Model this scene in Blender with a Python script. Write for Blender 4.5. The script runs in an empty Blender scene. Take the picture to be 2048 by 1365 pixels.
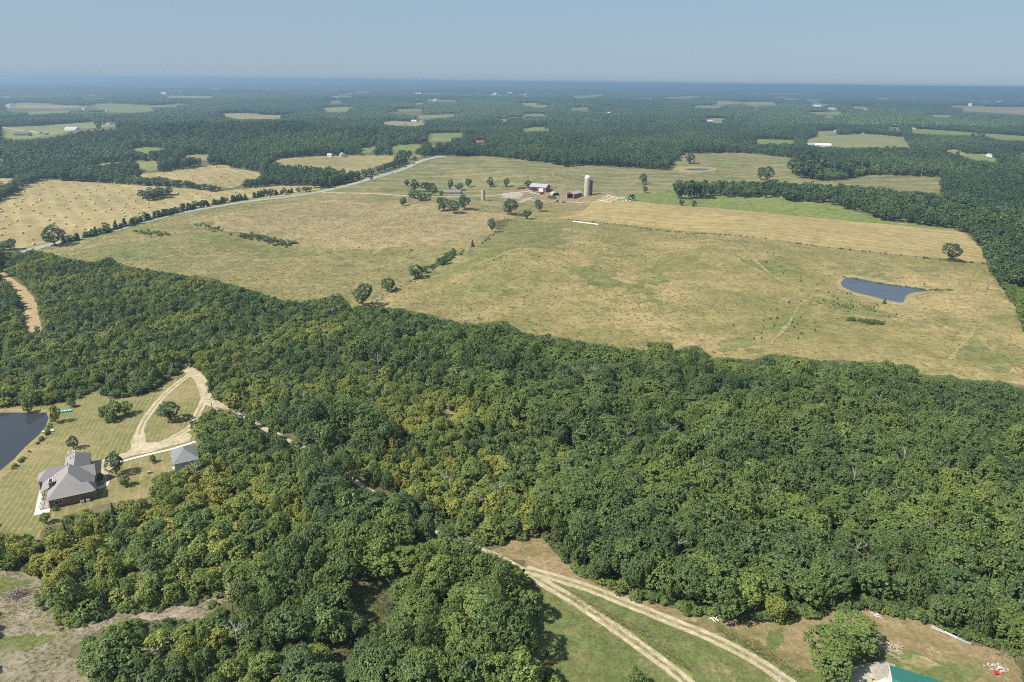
import bpy, math, random
import numpy as np
from mathutils import Vector, Matrix
from mathutils.geometry import delaunay_2d_cdt

rng = np.random.default_rng(7)
random.seed(7)
S = bpy.context.scene
COL = S.collection

# ------------------------------------------------------------------ camera
F_PX, CAM_H = 1366.0, 110.0
PITCH = math.atan((682.5 - 163.5) / F_PX)
ROLL = 0.0122
_cp, _sp = math.cos(PITCH), math.sin(PITCH)
FWD = np.array([0, _cp, -_sp]); _u0 = np.array([0, _sp, _cp]); _r0 = np.array([1.0, 0, 0])
_cr, _sr = math.cos(ROLL), math.sin(ROLL)
RIGHT = _cr * _r0 + _sr * _u0
UP = -_sr * _r0 + _cr * _u0
cam = bpy.data.cameras.new('camera'); cam_ob = bpy.data.objects.new('camera', cam); COL.objects.link(cam_ob)
cam.sensor_width = 36.0; cam.lens = F_PX / 2048 * 36.0
cam.clip_start = 1.0; cam.clip_end = 200000.0
cam_ob.matrix_world = Matrix(((RIGHT[0], UP[0], -FWD[0], 0), (RIGHT[1], UP[1], -FWD[1], 0), (RIGHT[2], UP[2], -FWD[2], CAM_H), (0, 0, 0, 1)))
S.camera = cam_ob

# ------------------------------------------------------------------ light
SUN_EL = math.radians(50)
SH = Vector((1.0, 0.45, 0)).normalized()                      # shadows fall to the right and a little away
world = bpy.data.worlds.new('World'); S.world = world; world.use_nodes = True
nt = world.node_tree; bgn = nt.nodes['Background']
sky = nt.nodes.new('ShaderNodeTexSky'); sky.sky_type = 'NISHITA'; sky.sun_disc = False
sky.sun_elevation = SUN_EL; sky.sun_rotation = math.atan2(-SH.x, -SH.y) % (2 * math.pi)
sky.altitude = 300; sky.air_density = 1.0; sky.dust_density = 0.6; sky.ozone_density = 1.0
mx_ = nt.nodes.new('ShaderNodeMix'); mx_.data_type = 'RGBA'; mx_.inputs[0].default_value = 0.88      # thick even summer haze over the clear sky
mx_.inputs[7].default_value = (1.60, 2.28, 3.02, 1)
nt.links.new(sky.outputs[0], mx_.inputs[6]); nt.links.new(mx_.outputs[2], bgn.inputs[0]); bgn.inputs[1].default_value = 0.1
sun = bpy.data.lights.new('sun', 'SUN'); sun.energy = 4.6; sun.angle = math.radians(0.53); sun.color = (1.0, 0.95, 0.86)
sun_ob = bpy.data.objects.new('sun', sun); COL.objects.link(sun_ob)
_ld = Vector((SH.x * math.cos(SUN_EL), SH.y * math.cos(SUN_EL), -math.sin(SUN_EL)))
sun_ob.rotation_euler = _ld.to_track_quat('-Z', 'Y').to_euler(); sun_ob.location = (-200, -100, 300)
S.view_settings.view_transform = 'Standard'; S.view_settings.look = 'None'
S.view_settings.exposure = 0.85; S.view_settings.gamma = 1.0; S.view_settings.use_curve_mapping = False
S.render.filter_size = 1.0; S.cycles.pixel_filter_type = 'BLACKMAN_HARRIS'; S.cycles.filter_width = 1.0; S.cycles.use_denoising = False; S.cycles.max_bounces = 6; S.cycles.diffuse_bounces = 3; S.cycles.transmission_bounces = 4; S.cycles.volume_bounces = 0

# ------------------------------------------------------------------ terrain height
def axis(lo, hi, step, far, grow):
    a = list(np.arange(lo, hi + 0.1, step)); d = step
    while a[-1] < far: d *= grow; a.append(a[-1] + d)
    return a
XS = axis(-800, 1000, 15, 60000, 1.09); d = 15
while XS[0] > -60000: d *= 1.09; XS.insert(0, XS[0] - d)
YS = axis(30, 1500, 15, 60000, 1.09); d = 15
while YS[0] > -600: d *= 1.4; YS.insert(0, YS[0] - d)
XS = np.array(XS); YS = np.array(YS)

def flatG(x, y):
    d = FWD + (x - 1024) / F_PX * RIGHT + (682.5 - y) / F_PX * UP
    t = -CAM_H / d[2]
    return d[0] * t, d[1] * t

def smooth_noise(x, y, seed):
    r = np.random.default_rng(seed); out = np.zeros_like(x, float)
    for k in range(7):
        a = r.uniform(0, 2 * math.pi); f = r.uniform(0.6, 1.7); p = r.uniform(0, 6.28)
        out += np.sin((x * math.cos(a) + y * math.sin(a)) * f + p)
    return out / 7 ** 0.5
POND_E = flatG(1755, 585); POND_W = flatG(40, 870)
BUMPS = [(flatG(1010, 345), 7.0, 150, 170), (flatG(430, 285), 26.0, 420, 240), (flatG(1180, 300), 9, 260, 150),
         (flatG(1010, 530), 6.5, 60, 60), (flatG(1450, 500), 4.5, 110, 60), (flatG(640, 440), 4.0, 110, 70),
         (flatG(1480, 330), 4.0, 110, 70), (flatG(1950, 640), 3.0, 60, 60)]
def H0(x, y):
    z = np.zeros_like(x, float)
    for (bx, by), a, sx, sy in BUMPS:
        z += a * np.exp(-((x - bx) / sx) ** 2 - ((y - by) / sy) ** 2)
    m = np.clip((y - 300) / 120, 0, 1) * np.clip((1500 - y) / 400, 0, 1)
    z += m * 2.5 * smooth_noise(x * 2 * math.pi / 150, y * 2 * math.pi / 150, 3)
    far = np.clip((y - 2200) / 4000, 0, 1)
    z += far * 24 * smooth_noise(x * 2 * math.pi / 5200, y * 2 * math.pi / 4200, 11)
    z += np.clip((y - 9000) / 9000, 0, 1) * 18 * smooth_noise(x * 2 * math.pi / 13000, y * 2 * math.pi / 9000, 12)
    for (px, py), rad in ((POND_E, 45), (POND_W, 60)):
        z *= 1 - np.exp(-(((x - px) ** 2 + (y - py) ** 2) / rad ** 2) ** 2)
    return z
GX, GY = np.meshgrid(XS, YS, indexing='ij')
GZ = H0(GX, GY)

def hz(x, y):
    x = np.asarray(x, float); y = np.asarray(y, float)
    i = np.clip(np.searchsorted(XS, x) - 1, 0, len(XS) - 2); j = np.clip(np.searchsorted(YS, y) - 1, 0, len(YS) - 2)
    fx = (x - XS[i]) / (XS[i + 1] - XS[i]); fy = (y - YS[j]) / (YS[j + 1] - YS[j])
    a, b, c, e = GZ[i, j], GZ[i + 1, j], GZ[i, j + 1], GZ[i + 1, j + 1]
    return np.where(fx > fy, a + fx * (b - a) + fy * (e - b), a + fy * (c - a) + fx * (e - c))

def G(px, py, up=0.0):
    """ground point (or a point `up` metres above it) seen at a photo pixel"""
    px = np.asarray(px, float); py = np.asarray(py, float)
    u = (px - 1024) / F_PX; v = (682.5 - py) / F_PX
    D = FWD + u[..., None] * RIGHT + v[..., None] * UP
    dz = np.minimum(D[..., 2], -0.0015)
    z = np.zeros_like(px)
    for _ in range(25):
        t = (z + up - CAM_H) / dz
        z = 0.5 * z + 0.5 * hz(D[..., 0] * t, D[..., 1] * t)
    t = (z + up - CAM_H) / dz
    return np.stack([D[..., 0] * t, D[..., 1] * t], -1)
def G1(px, py, up=0.0):
    p = G(np.array([px]), np.array([py]), up)[0]
    return float(p[0]), float(p[1])
def PX(x, y, z):
    q = np.stack([np.asarray(x, float), np.asarray(y, float), np.asarray(z, float) - CAM_H], -1)
    c = np.maximum(q @ FWD, 1.0)
    return 1024 + F_PX * (q @ RIGHT) / c, 682.5 - F_PX * (q @ UP) / c, c

# ------------------------------------------------------------------ materials
MATS = {}
def nmat(name):
    m = bpy.data.materials.new(name); m.use_nodes = True; MATS[name] = m
    n = m.node_tree.nodes; b = n['Principled BSDF']
    return m, m.node_tree, b
def N(t, typ, **kw):
    n = t.nodes.new(typ)
    for k, v in kw.items(): setattr(n, k, v)
    return n
def noise(t, vec, scale, detail=4.0, rough=0.6):
    n = N(t, 'ShaderNodeTexNoise'); n.inputs['Scale'].default_value = scale; n.inputs['Detail'].default_value = detail
    n.inputs['Roughness'].default_value = rough; t.links.new(vec, n.inputs['Vector']); return n.outputs['Fac']
def ramp(t, fac, stops):
    r = N(t, 'ShaderNodeValToRGB'); t.links.new(fac, r.inputs[0]); e = r.color_ramp.elements
    while len(e) < len(stops): e.new(0.5)
    for k, (p, c) in enumerate(stops):
        e[k].position = p; e[k].color = (*c, 1) if len(c) == 3 else c
    return r.outputs[0]
def mixc(t, fac, a, b, mode='MIX'):
    m = N(t, 'ShaderNodeMix', data_type='RGBA', blend_type=mode)
    for s, v in ((m.inputs[0], fac), (m.inputs[6], a), (m.inputs[7], b)):
        if isinstance(v, (int, float)): s.default_value = v
        elif isinstance(v, tuple): s.default_value = (*v, 1) if len(v) == 3 else v
        else: t.links.new(v, s)
    return m.outputs[2]
def maprange(t, v, a, b, c, d):
    m = N(t, 'ShaderNodeMapRange'); t.links.new(v, m.inputs[0])
    for k, q in enumerate((a, b, c, d)): m.inputs[k + 1].default_value = q
    return m.outputs[0]
def pos(t): return N(t, 'ShaderNodeNewGeometry').outputs['Position']

def ground_mat(name, c_a, c_b, c_c, big=0.012, mid=0.09, fine=0.9, specks=None, stripes=None, amt=0.5, patches=None, bump=0.25, thin=0.55):
    """grass, stubble or soil: two tones in broad patches, a third in small ones, tufts and optional mown swaths"""
    m, t, b = nmat(name); p = pos(t)
    n1 = noise(t, p, big, 5, 0.6); n2 = noise(t, p, mid, 5, 0.65); n3 = noise(t, p, fine, 5, 0.75)
    c = mixc(t, maprange(t, n1, 0.40, 0.60, 0, 1), c_a, c_b)
    c = mixc(t, maprange(t, n2, 0.45, 0.68, 0, 0.85), c, c_c)
    if stripes:
        ang, width, col, k = stripes
        mp = N(t, 'ShaderNodeMapping'); mp.inputs['Rotation'].default_value = (0, 0, ang); t.links.new(p, mp.inputs[0])
        w = N(t, 'ShaderNodeTexWave'); w.inputs['Scale'].default_value = 0.314 / width; w.inputs['Distortion'].default_value = 3.2
        w.inputs['Detail'].default_value = 2; w.inputs['Detail Scale'].default_value = 0.6
        t.links.new(mp.outputs[0], w.inputs['Vector'])
        br = noise(t, p, 0.05, 3)
        mm = N(t, 'ShaderNodeMath', operation='MULTIPLY'); t.links.new(maprange(t, w.outputs['Fac'], thin, thin + 0.3, 0, k), mm.inputs[0]); t.links.new(maprange(t, br, 0.3, 0.6, 0.25, 1), mm.inputs[1])
        c = mixc(t, mm.outputs[0], c, col)
    if patches:
        col, sc, lo = patches
        n4 = noise(t, p, sc, 6, 0.7); c = mixc(t, maprange(t, n4, lo, lo + 0.08, 0, 0.85), c, col)
    v = N(t, 'ShaderNodeHueSaturation'); t.links.new(c, v.inputs['Color']); t.links.new(maprange(t, n3, 0.25, 0.75, 1 - amt, 1 + amt), v.inputs['Value']); c = v.outputs[0]
    n6 = noise(t, p, fine * 0.28, 4, 0.7); v2 = N(t, 'ShaderNodeHueSaturation'); t.links.new(c, v2.inputs['Color']); t.links.new(maprange(t, n6, 0.3, 0.7, 1 - amt * 0.7, 1 + amt * 0.7), v2.inputs['Value']); c = v2.outputs[0]
    if specks:
        col, sc, lo = specks
        n5 = noise(t, p, sc, 3, 0.6); c = mixc(t, maprange(t, n5, lo, lo + 0.06, 0, 0.8), c, col)
    t.links.new(c, b.inputs['Base Color']); b.inputs['Roughness'].default_value = 0.95; b.inputs['Specular IOR Level'].default_value = 0.1
    bp = N(t, 'ShaderNodeBump'); bp.inputs['Strength'].default_value = bump; bp.inputs['Distance'].default_value = 0.6
    t.links.new(n3, bp.inputs['Height']); t.links.new(bp.outputs[0], b.inputs['Normal'])
    return m

def plain_mat(name, col, rough=0.7, var=0.12, scale=1.5, metal=0.0, spec=0.4, bump=0.0, streak=None):
    m, t, b = nmat(name)
    co = N(t, 'ShaderNodeTexCoord').outputs['Object']
    n1 = noise(t, co, scale, 5, 0.65)
    v = N(t, 'ShaderNodeHueSaturation'); v.inputs['Color'].default_value = (*col, 1)
    t.links.new(maprange(t, n1, 0.25, 0.75, 1 - var, 1 + var), v.inputs['Value']); c = v.outputs[0]
    if streak:
        n2 = noise(t, co, streak[1], 4, 0.6); c = mixc(t, maprange(t, n2, 0.52, 0.66, 0, 0.8), c, streak[0])
    t.links.new(c, b.inputs['Base Color'])
    b.inputs['Roughness'].default_value = rough; b.inputs['Metallic'].default_value = metal; b.inputs['Specular IOR Level'].default_value = spec
    if bump:
        bp = N(t, 'ShaderNodeBump'); bp.inputs['Strength'].default_value = bump; bp.inputs['Distance'].default_value = 0.05
        t.links.new(n1, bp.inputs['Height']); t.links.new(bp.outputs[0], b.inputs['Normal'])
    return m

def rib_mat(name, col, axis_, pitch, rough=0.45, metal=0.3):
    """ribbed sheet metal"""
    m = plain_mat(name, col, rough, 0.1, 0.8, metal)
    t = m.node_tree; b = t.nodes['Principled BSDF']
    co = N(t, 'ShaderNodeTexCoord').outputs['Object']; w = N(t, 'ShaderNodeTexWave', bands_direction=axis_)
    w.inputs['Scale'].default_value = 0.314 / pitch; t.links.new(co, w.inputs['Vector'])
    bp = N(t, 'ShaderNodeBump'); bp.inputs['Strength'].default_value = 0.6; bp.inputs['Distance'].default_value = 0.04
    t.links.new(w.outputs['Fac'], bp.inputs['Height']); t.links.new(bp.outputs[0], b.inputs['Normal'])
    return m

ground_mat('forest_floor', (0.105, 0.100, 0.050), (0.13, 0.11, 0.06), (0.07, 0.08, 0.035), big=0.004, mid=0.02, fine=0.35, amt=0.45)
ground_mat('pasture_west', (0.225, 0.185, 0.085), (0.170, 0.153, 0.062), (0.130, 0.128, 0.048), big=0.012, mid=0.05, fine=0.55, specks=((0.085, 0.082, 0.038), 0.4, 0.62), amt=0.4)
ground_mat('pasture_east', (0.285, 0.220, 0.102), (0.182, 0.160, 0.062), (0.125, 0.126, 0.047), big=0.010, mid=0.03, fine=0.4, specks=((0.095, 0.095, 0.038), 0.22, 0.66), amt=0.34)
ground_mat('farm_field', (0.165, 0.152, 0.066), (0.115, 0.123, 0.047), (0.195, 0.165, 0.085), big=0.014, mid=0.035, fine=0.35, stripes=(1.6, 34, (0.27, 0.23, 0.13), 0.55), amt=0.38, thin=0.72)
ground_mat('hay_strip', (0.290, 0.225, 0.100), (0.255, 0.197, 0.083), (0.205, 0.168, 0.068), big=0.02, mid=0.06, fine=0.5, stripes=(2.063, 12.0, (0.38, 0.305, 0.155), 0.38), amt=0.28)
ground_mat('hay_bale_field', (0.285, 0.225, 0.110), (0.250, 0.203, 0.092), (0.205, 0.175, 0.075), big=0.01, mid=0.03, fine=0.3, stripes=(2.5, 15.0, (0.35, 0.275, 0.13), 0.6), amt=0.25)
ground_mat('pasture_green', (0.150, 0.150, 0.058), (0.105, 0.122, 0.042), (0.20, 0.172, 0.072), big=0.03, mid=0.06, fine=0.45, amt=0.42)
ground_mat('tan_pasture', (0.272, 0.214, 0.112), (0.230, 0.184, 0.090), (0.185, 0.155, 0.068), big=0.015, mid=0.06, fine=0.5, specks=((0.10, 0.085, 0.042), 0.4, 0.62), amt=0.36)
ground_mat('tan_field', (0.252, 0.204, 0.096), (0.215, 0.185, 0.081), (0.178, 0.163, 0.067), fine=0.4, amt=0.3)
ground_mat('green_field', (0.115, 0.156, 0.045), (0.139, 0.172, 0.053), (0.180, 0.180, 0.066), fine=0.4, amt=0.3)
ground_mat('pale_field', (0.178, 0.181, 0.074), (0.141, 0.163, 0.059), (0.222, 0.200, 0.089), fine=0.4, amt=0.3)
ground_mat('green_verge', (0.107, 0.156, 0.041), (0.139, 0.172, 0.049), (0.197, 0.180, 0.066), big=0.03, fine=0.8, amt=0.45)
ground_mat('lawn', (0.158, 0.148, 0.056), (0.225, 0.185, 0.088), (0.105, 0.124, 0.038), big=0.035, mid=0.05, fine=1.2, stripes=(-0.285, 1.45, (0.32, 0.27, 0.15), 0.38), amt=0.3, thin=0.68)
ground_mat('lawn_side', (0.165, 0.148, 0.058), (0.235, 0.185, 0.09), (0.12, 0.135, 0.044), big=0.06, mid=0.1, fine=1.2, stripes=(-0.45, 3.0, (0.35, 0.285, 0.165), 0.45), amt=0.3, thin=0.7)
ground_mat('meadow', (0.088, 0.118, 0.036), (0.125, 0.140, 0.050), (0.160, 0.142, 0.068), big=0.06, mid=0.15, fine=1.3, patches=((0.27, 0.215, 0.125), 0.12, 0.60), amt=0.42)
ground_mat('dry_soil', (0.245, 0.180, 0.104), (0.200, 0.155, 0.080), (0.135, 0.130, 0.050), big=0.09, mid=0.18, fine=1.3, patches=((0.34, 0.275, 0.17), 0.25, 0.60), amt=0.38)
ground_mat('cleared_soil', (0.255, 0.205, 0.165), (0.205, 0.175, 0.125), (0.145, 0.148, 0.062), big=0.07, mid=0.15, fine=1.2, patches=((0.31, 0.265, 0.215), 0.12, 0.60), amt=0.38)
ground_mat('gravel', (0.43, 0.36, 0.25), (0.36, 0.30, 0.20), (0.29, 0.245, 0.15), big=0.15, mid=0.4, fine=2.5, amt=0.32)
ground_mat('grey_gravel', (0.36, 0.325, 0.27), (0.31, 0.285, 0.24), (0.25, 0.23, 0.19), big=0.15, mid=0.4, fine=2.5, amt=0.3)
ground_mat('dirt_lane', (0.344, 0.254, 0.139), (0.312, 0.230, 0.123), (0.262, 0.205, 0.107), big=0.1, mid=0.4, fine=2.0, amt=0.25)
ground_mat('track_middle', (0.213, 0.197, 0.090), (0.271, 0.230, 0.131), (0.131, 0.139, 0.049), big=0.2, mid=0.6, fine=3.0, amt=0.45)
ground_mat('bank', (0.295, 0.238, 0.123), (0.246, 0.205, 0.098), (0.180, 0.164, 0.066), big=0.06, mid=0.2, fine=1.2, amt=0.35)
ground_mat('asphalt', (0.31, 0.295, 0.275), (0.28, 0.27, 0.25), (0.25, 0.24, 0.225), big=0.02, mid=0.1, fine=1.0, amt=0.1, bump=0.05)
ground_mat('concrete', (0.52, 0.49, 0.44), (0.48, 0.455, 0.41), (0.43, 0.41, 0.37), big=0.2, mid=0.6, fine=3.0, amt=0.08, bump=0.05)

def leaf_mat(name, stops, trans=0.3):
    m, t, b = nmat(name)
    ti = N(t, 'ShaderNodeAttribute', attribute_type='INSTANCER', attribute_name='tint').outputs['Fac']
    lv = N(t, 'ShaderNodeAttribute', attribute_type='GEOMETRY', attribute_name='lv').outputs['Fac']
    a = N(t, 'ShaderNodeMath', operation='MULTIPLY_ADD'); t.links.new(lv, a.inputs[0]); a.inputs[1].default_value = 0.36; t.links.new(ti, a.inputs[2])
    s = N(t, 'ShaderNodeMath', operation='SUBTRACT'); t.links.new(a.outputs[0], s.inputs[0]); s.inputs[1].default_value = 0.18
    c = ramp(t, s.outputs[0], stops)
    t.links.new(c, b.inputs['Base Color']); b.inputs['Roughness'].default_value = 0.5; b.inputs['Specular IOR Level'].default_value = 0.3
    tr = N(t, 'ShaderNodeBsdfTranslucent'); t.links.new(mixc(t, 0.5, c, (0.16, 0.2, 0.03)), tr.inputs[0])
    mx = N(t, 'ShaderNodeMixShader'); mx.inputs[0].default_value = trans
    t.links.new(b.outputs[0], mx.inputs[1]); t.links.new(tr.outputs[0], mx.inputs[2])
    t.links.new(mx.outputs[0], t.nodes['Material Output'].inputs[0])
    return m
LEAF = leaf_mat('leaf', [(0.0, (0.046, 0.088, 0.036)), (0.35, (0.110, 0.164, 0.056)), (0.65, (0.172, 0.235, 0.056)), (1.0, (0.33, 0.32, 0.066))])
NEEDLE = leaf_mat('needle', [(0.0, (0.042, 0.07, 0.028)), (0.5, (0.085, 0.115, 0.034)), (1.0, (0.15, 0.17, 0.04))], 0.15)
BLADE = leaf_mat('grass_blade', [(0.0, (0.14, 0.16, 0.055)), (0.45, (0.28, 0.25, 0.11)), (1.0, (0.42, 0.35, 0.19))], 0.3)
BARK = plain_mat('bark', (0.15, 0.12, 0.09), 0.9, 0.3, 3.0)
DEAD = plain_mat('dead_wood', (0.34, 0.31, 0.27), 0.9, 0.25, 3.0)
RUSTLEAF = leaf_mat('brown_leaf', [(0.0, (0.16, 0.07, 0.035)), (1.0, (0.30, 0.15, 0.08))], 0.1)

def water_mat(name, col, rough, ripple):
    m, t, b = nmat(name); b.inputs['Base Color'].default_value = (*col, 1); b.inputs['Roughness'].default_value = rough
    b.inputs['IOR'].default_value = 1.33; p = pos(t)
    n1 = noise(t, p, 0.8, 4, 0.6); bp = N(t, 'ShaderNodeBump'); bp.inputs['Strength'].default_value = ripple; bp.inputs['Distance'].default_value = 0.2
    t.links.new(n1, bp.inputs['Height']); t.links.new(bp.outputs[0], b.inputs['Normal'])
    return m
water_mat('pond_water', (0.055, 0.068, 0.088), 0.12, 0.3)
water_mat('still_water', (0.034, 0.038, 0.044), 0.04, 0.06)

# ------------------------------------------------------------------ object helpers
def put(o, label=None, cat=None, group=None, kind=None, parent=None):
    COL.objects.link(o)
    if parent is not None: o.parent = parent
    if label: o['label'] = label
    if cat: o['category'] = cat
    if group: o['group'] = group
    if kind: o['kind'] = kind
    return o
def thing(name, label, cat, x, y, rz=0.0, group=None, z=None):
    o = bpy.data.objects.new(name, None); o.empty_display_size = 0.5
    o.location = (x, y, float(hz(x, y)) if z is None else z); o.rotation_euler = (0, 0, rz)
    return put(o, label, cat, group)

class MB:
    def __init__(s): s.v = []; s.f = []
    def add(s, vs, fs):
        k = len(s.v); s.v += [tuple(q) for q in vs]; s.f += [tuple(k + i for i in q) for q in fs]; return s
    def box(s, x0, x1, y0, y1, z0, z1, bev=0.0):
        if bev:
            b = bev; vs = []
            for z, q in ((z0, b), (z0 + b, 0), (z1 - b, 0), (z1, b)):
                vs += [(x0 + q, y0 + q, z), (x1 - q, y0 + q, z), (x1 - q, y1 - q, z), (x0 + q, y1 - q, z)]
            fs = [(3, 2, 1, 0), (12, 13, 14, 15)]
            for r in range(3):
                for k in range(4): fs.append((r * 4 + k, r * 4 + (k + 1) % 4, r * 4 + 4 + (k + 1) % 4, r * 4 + 4 + k))
            return s.add(vs, fs)
        return s.add([(x0, y0, z0), (x1, y0, z0), (x1, y1, z0), (x0, y1, z0), (x0, y0, z1), (x1, y0, z1), (x1, y1, z1), (x0, y1, z1)],
                     [(3, 2, 1, 0), (4, 5, 6, 7), (0, 1, 5, 4), (1, 2, 6, 5), (2, 3, 7, 6), (3, 0, 4, 7)])
    def tube(s, pts, rads, n=6):
        k = len(s.v); P = [Vector(p) for p in pts]
        for i, p in enumerate(P):
            d = (P[min(i + 1, len(P) - 1)] - P[max(i - 1, 0)]).normalized()
            a = d.orthogonal().normalized(); b = d.cross(a)
            for q in range(n):
                w = 2 * math.pi * q / n; s.v.append(tuple(p + (a * math.cos(w) + b * math.sin(w)) * rads[i]))
        for i in range(len(P) - 1):
            for q in range(n):
                s.f.append((k + i * n + q, k + i * n + (q + 1) % n, k + (i + 1) * n + (q + 1) % n, k + (i + 1) * n + q))
        s.f.append(tuple(k + q for q in range(n))[::-1]); s.f.append(tuple(k + (len(P) - 1) * n + q for q in range(n)))
        return s
    def lathe(s, prof, n=16, cx=0, cy=0):
        k = len(s.v)
        for r, z in prof:
            for q in range(n):
                w = 2 * math.pi * q / n; s.v.append((cx + r * math.cos(w), cy + r * math.sin(w), z))
        for i in range(len(prof) - 1):
            for q in range(n):
                s.f.append((k + i * n + q, k + i * n + (q + 1) % n, k + (i + 1) * n + (q + 1) % n, k + (i + 1) * n + q))
        s.f.append(tuple(k + (len(prof) - 1) * n + q for q in range(n)))
        return s
    def prism(s, prof, y0, y1):
        """profile in x,z swept along y"""
        n = len(prof); vs = [(x, y0, z) for x, z in prof] + [(x, y1, z) for x, z in prof]
        fs = [tuple(range(n)), tuple(range(2 * n - 1, n - 1, -1))]
        for k in range(n): fs.append(((k + 1) % n, k, n + k, n + (k + 1) % n))
        return s.add(vs, fs)
    def mesh(s, name, mat=None):
        me = bpy.data.meshes.new(name); me.from_pydata(s.v, [], s.f); me.validate(); me.update()
        if mat: me.materials.append(MATS[mat] if isinstance(mat, str) else mat)
        return me
    def build(s, name, mat, parent=None, smooth=False, **kw):
        me = s.mesh(name, mat)
        if smooth: me.polygons.foreach_set('use_smooth', np.ones(len(me.polygons), bool))
        return put(bpy.data.objects.new(name, me), parent=parent, **kw)
def share(name, me, parent, loc, rz=0.0, **kw):
    o = bpy.data.objects.new(name, me); o.location = loc; o.rotation_euler = (0, 0, rz); return put(o, parent=parent, **kw)
def copy_tree(o, parent=None):
    c = o.copy(); COL.objects.link(c); c.parent = parent
    for ch in list(o.children): copy_tree(ch, c)
    return c

# ------------------------------------------------------------------ sheets of ground
def dens(poly, step):
    out = []
    for i in range(len(poly)):
        a = np.array(poly[i], float); b = np.array(poly[(i + 1) % len(poly)], float)
        L = np.hypot(*(b - a)); s = step if np.isscalar(step) else step(a)
        n = max(1, int(L / s))
        for k in range(n): out.append(a + (b - a) * k / n)
    return np.array(out)
def inpoly(x, y, poly):
    x = np.asarray(x, float); y = np.asarray(y, float); r = np.zeros(x.shape, bool); n = len(poly)
    for i in range(n):
        x1, y1 = poly[i]; x2, y2 = poly[(i + 1) % n]
        if y1 == y2: continue
        c = ((y1 > y) != (y2 > y)) & (x < (x2 - x1) * (y - y1) / (y2 - y1) + x1); r ^= c
    return r
def drape(name, wp, mat, lift, **kw):
    """a sheet with outline wp (world x,y) lying `lift` above the terrain's own facets"""
    wp = np.asarray(wp, float)
    lo = wp.min(0); hi = wp.max(0)
    i0, i1 = np.searchsorted(XS, lo[0]) - 1, np.searchsorted(XS, hi[0]) + 1
    j0, j1 = np.searchsorted(YS, lo[1]) - 1, np.searchsorted(YS, hi[1]) + 1
    i0 = max(i0, 0); j0 = max(j0, 0); i1 = min(i1, len(XS)); j1 = min(j1, len(YS))
    xs = XS[i0:i1]; ys = YS[j0:j1]; nx, ny = len(xs), len(ys)
    V = [Vector(p) for p in wp]; n = len(V); Ed = [(k, (k + 1) % n) for k in range(n)]
    for a in range(nx):
        for b in range(ny): V.append(Vector((xs[a], ys[b])))
    I = lambda a, b: n + a * ny + b
    for a in range(nx):
        for b in range(ny):
            if b + 1 < ny: Ed.append((I(a, b), I(a, b + 1)))
            if a + 1 < nx: Ed.append((I(a, b), I(a + 1, b)))
            if a + 1 < nx and b + 1 < ny: Ed.append((I(a, b), I(a + 1, b + 1)))
    vo, eo, fo, *_ = delaunay_2d_cdt(V, Ed, [list(range(n))], 1, 1e-4)
    VO = np.array([q[:] for q in vo]); FO = np.array(fo); ce = VO[FO].mean(1)
    ar = np.abs(np.cross(VO[FO[:, 1]] - VO[FO[:, 0]], VO[FO[:, 2]] - VO[FO[:, 0]]))
    fo = FO[inpoly(ce[:, 0], ce[:, 1], wp) & (ar > 1e-5)].tolist()
    used = sorted({i for f in fo for i in f}); mp = {u: k for k, u in enumerate(used)}
    xy = np.array([vo[u][:] for u in used]).reshape(-1, 2); z = hz(xy[:, 0], xy[:, 1]) + lift
    me = bpy.data.meshes.new(name)
    me.from_pydata([(*p, q) for p, q in zip(xy.tolist(), z.tolist())], [], [[mp[i] for i in f] for f in fo]); me.update()
    up = sum(p.normal.z for p in me.polygons)
    if up < 0: me.flip_normals()
    me.materials.append(MATS[mat])
    kw.setdefault('kind', 'structure')
    return put(bpy.data.objects.new(name, me), **kw)
def wjit(wp, amp, seed):
    r = np.random.default_rng(seed); n = len(wp); k = np.array(r.normal(size=(n, 2)))
    k = (k + np.roll(k, 1, 0) + np.roll(k, -1, 0)) / 1.7
    return wp + k * amp
_ln = [0]
def pxsheet(name, poly, mat, layer, amp=0.8, step=None, **kw):
    _ln[0] += 1
    P = dens(poly, 10.0); w = G(P[:, 0], P[:, 1])
    d = np.hypot(w[:, 0], w[:, 1]).mean()
    w = dens(w, (step or max(3.0, d / 90)))
    return drape(name, wjit(w, amp * max(1, d / 700), _ln[0]), mat, 0.02 * layer * max(1, d / 1500), **kw)
def spline(pts, step):
    p = np.array(pts, float); q = np.vstack([2 * p[0] - p[1], p, 2 * p[-1] - p[-2]]); out = []
    for i in range(1, len(q) - 2):
        a, b, c, e = q[i - 1:i + 3]; n = max(2, int(np.hypot(*(c - b)) / step))
        for k in range(n):
            t = k / n; out.append(0.5 * (2 * b + (c - a) * t + (2 * a - 5 * b + 4 * c - e) * t * t + (3 * b - a - 3 * c + e) * t ** 3))
    out.append(p[-1]); return np.array(out)
def strip(line, w, off=0.0, wob=0.0, seed=0):
    d = np.gradient(line, axis=0); d /= np.hypot(d[:, 0], d[:, 1])[:, None]; nrm = np.stack([-d[:, 1], d[:, 0]], -1)
    r = np.random.default_rng(seed); a = r.normal(size=len(line)) * wob; b = r.normal(size=len(line)) * wob
    ww = np.broadcast_to(np.asarray(w, float), (len(line),))
    L = line + nrm * (off + ww / 2 + a)[:, None]; R = line + nrm * (off - ww / 2 + b)[:, None]
    return np.vstack([L, R[::-1]])
def pxline(pts, step):
    p = np.array(pts, float); w = G(p[:, 0], p[:, 1]); return spline(w, step)
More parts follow.
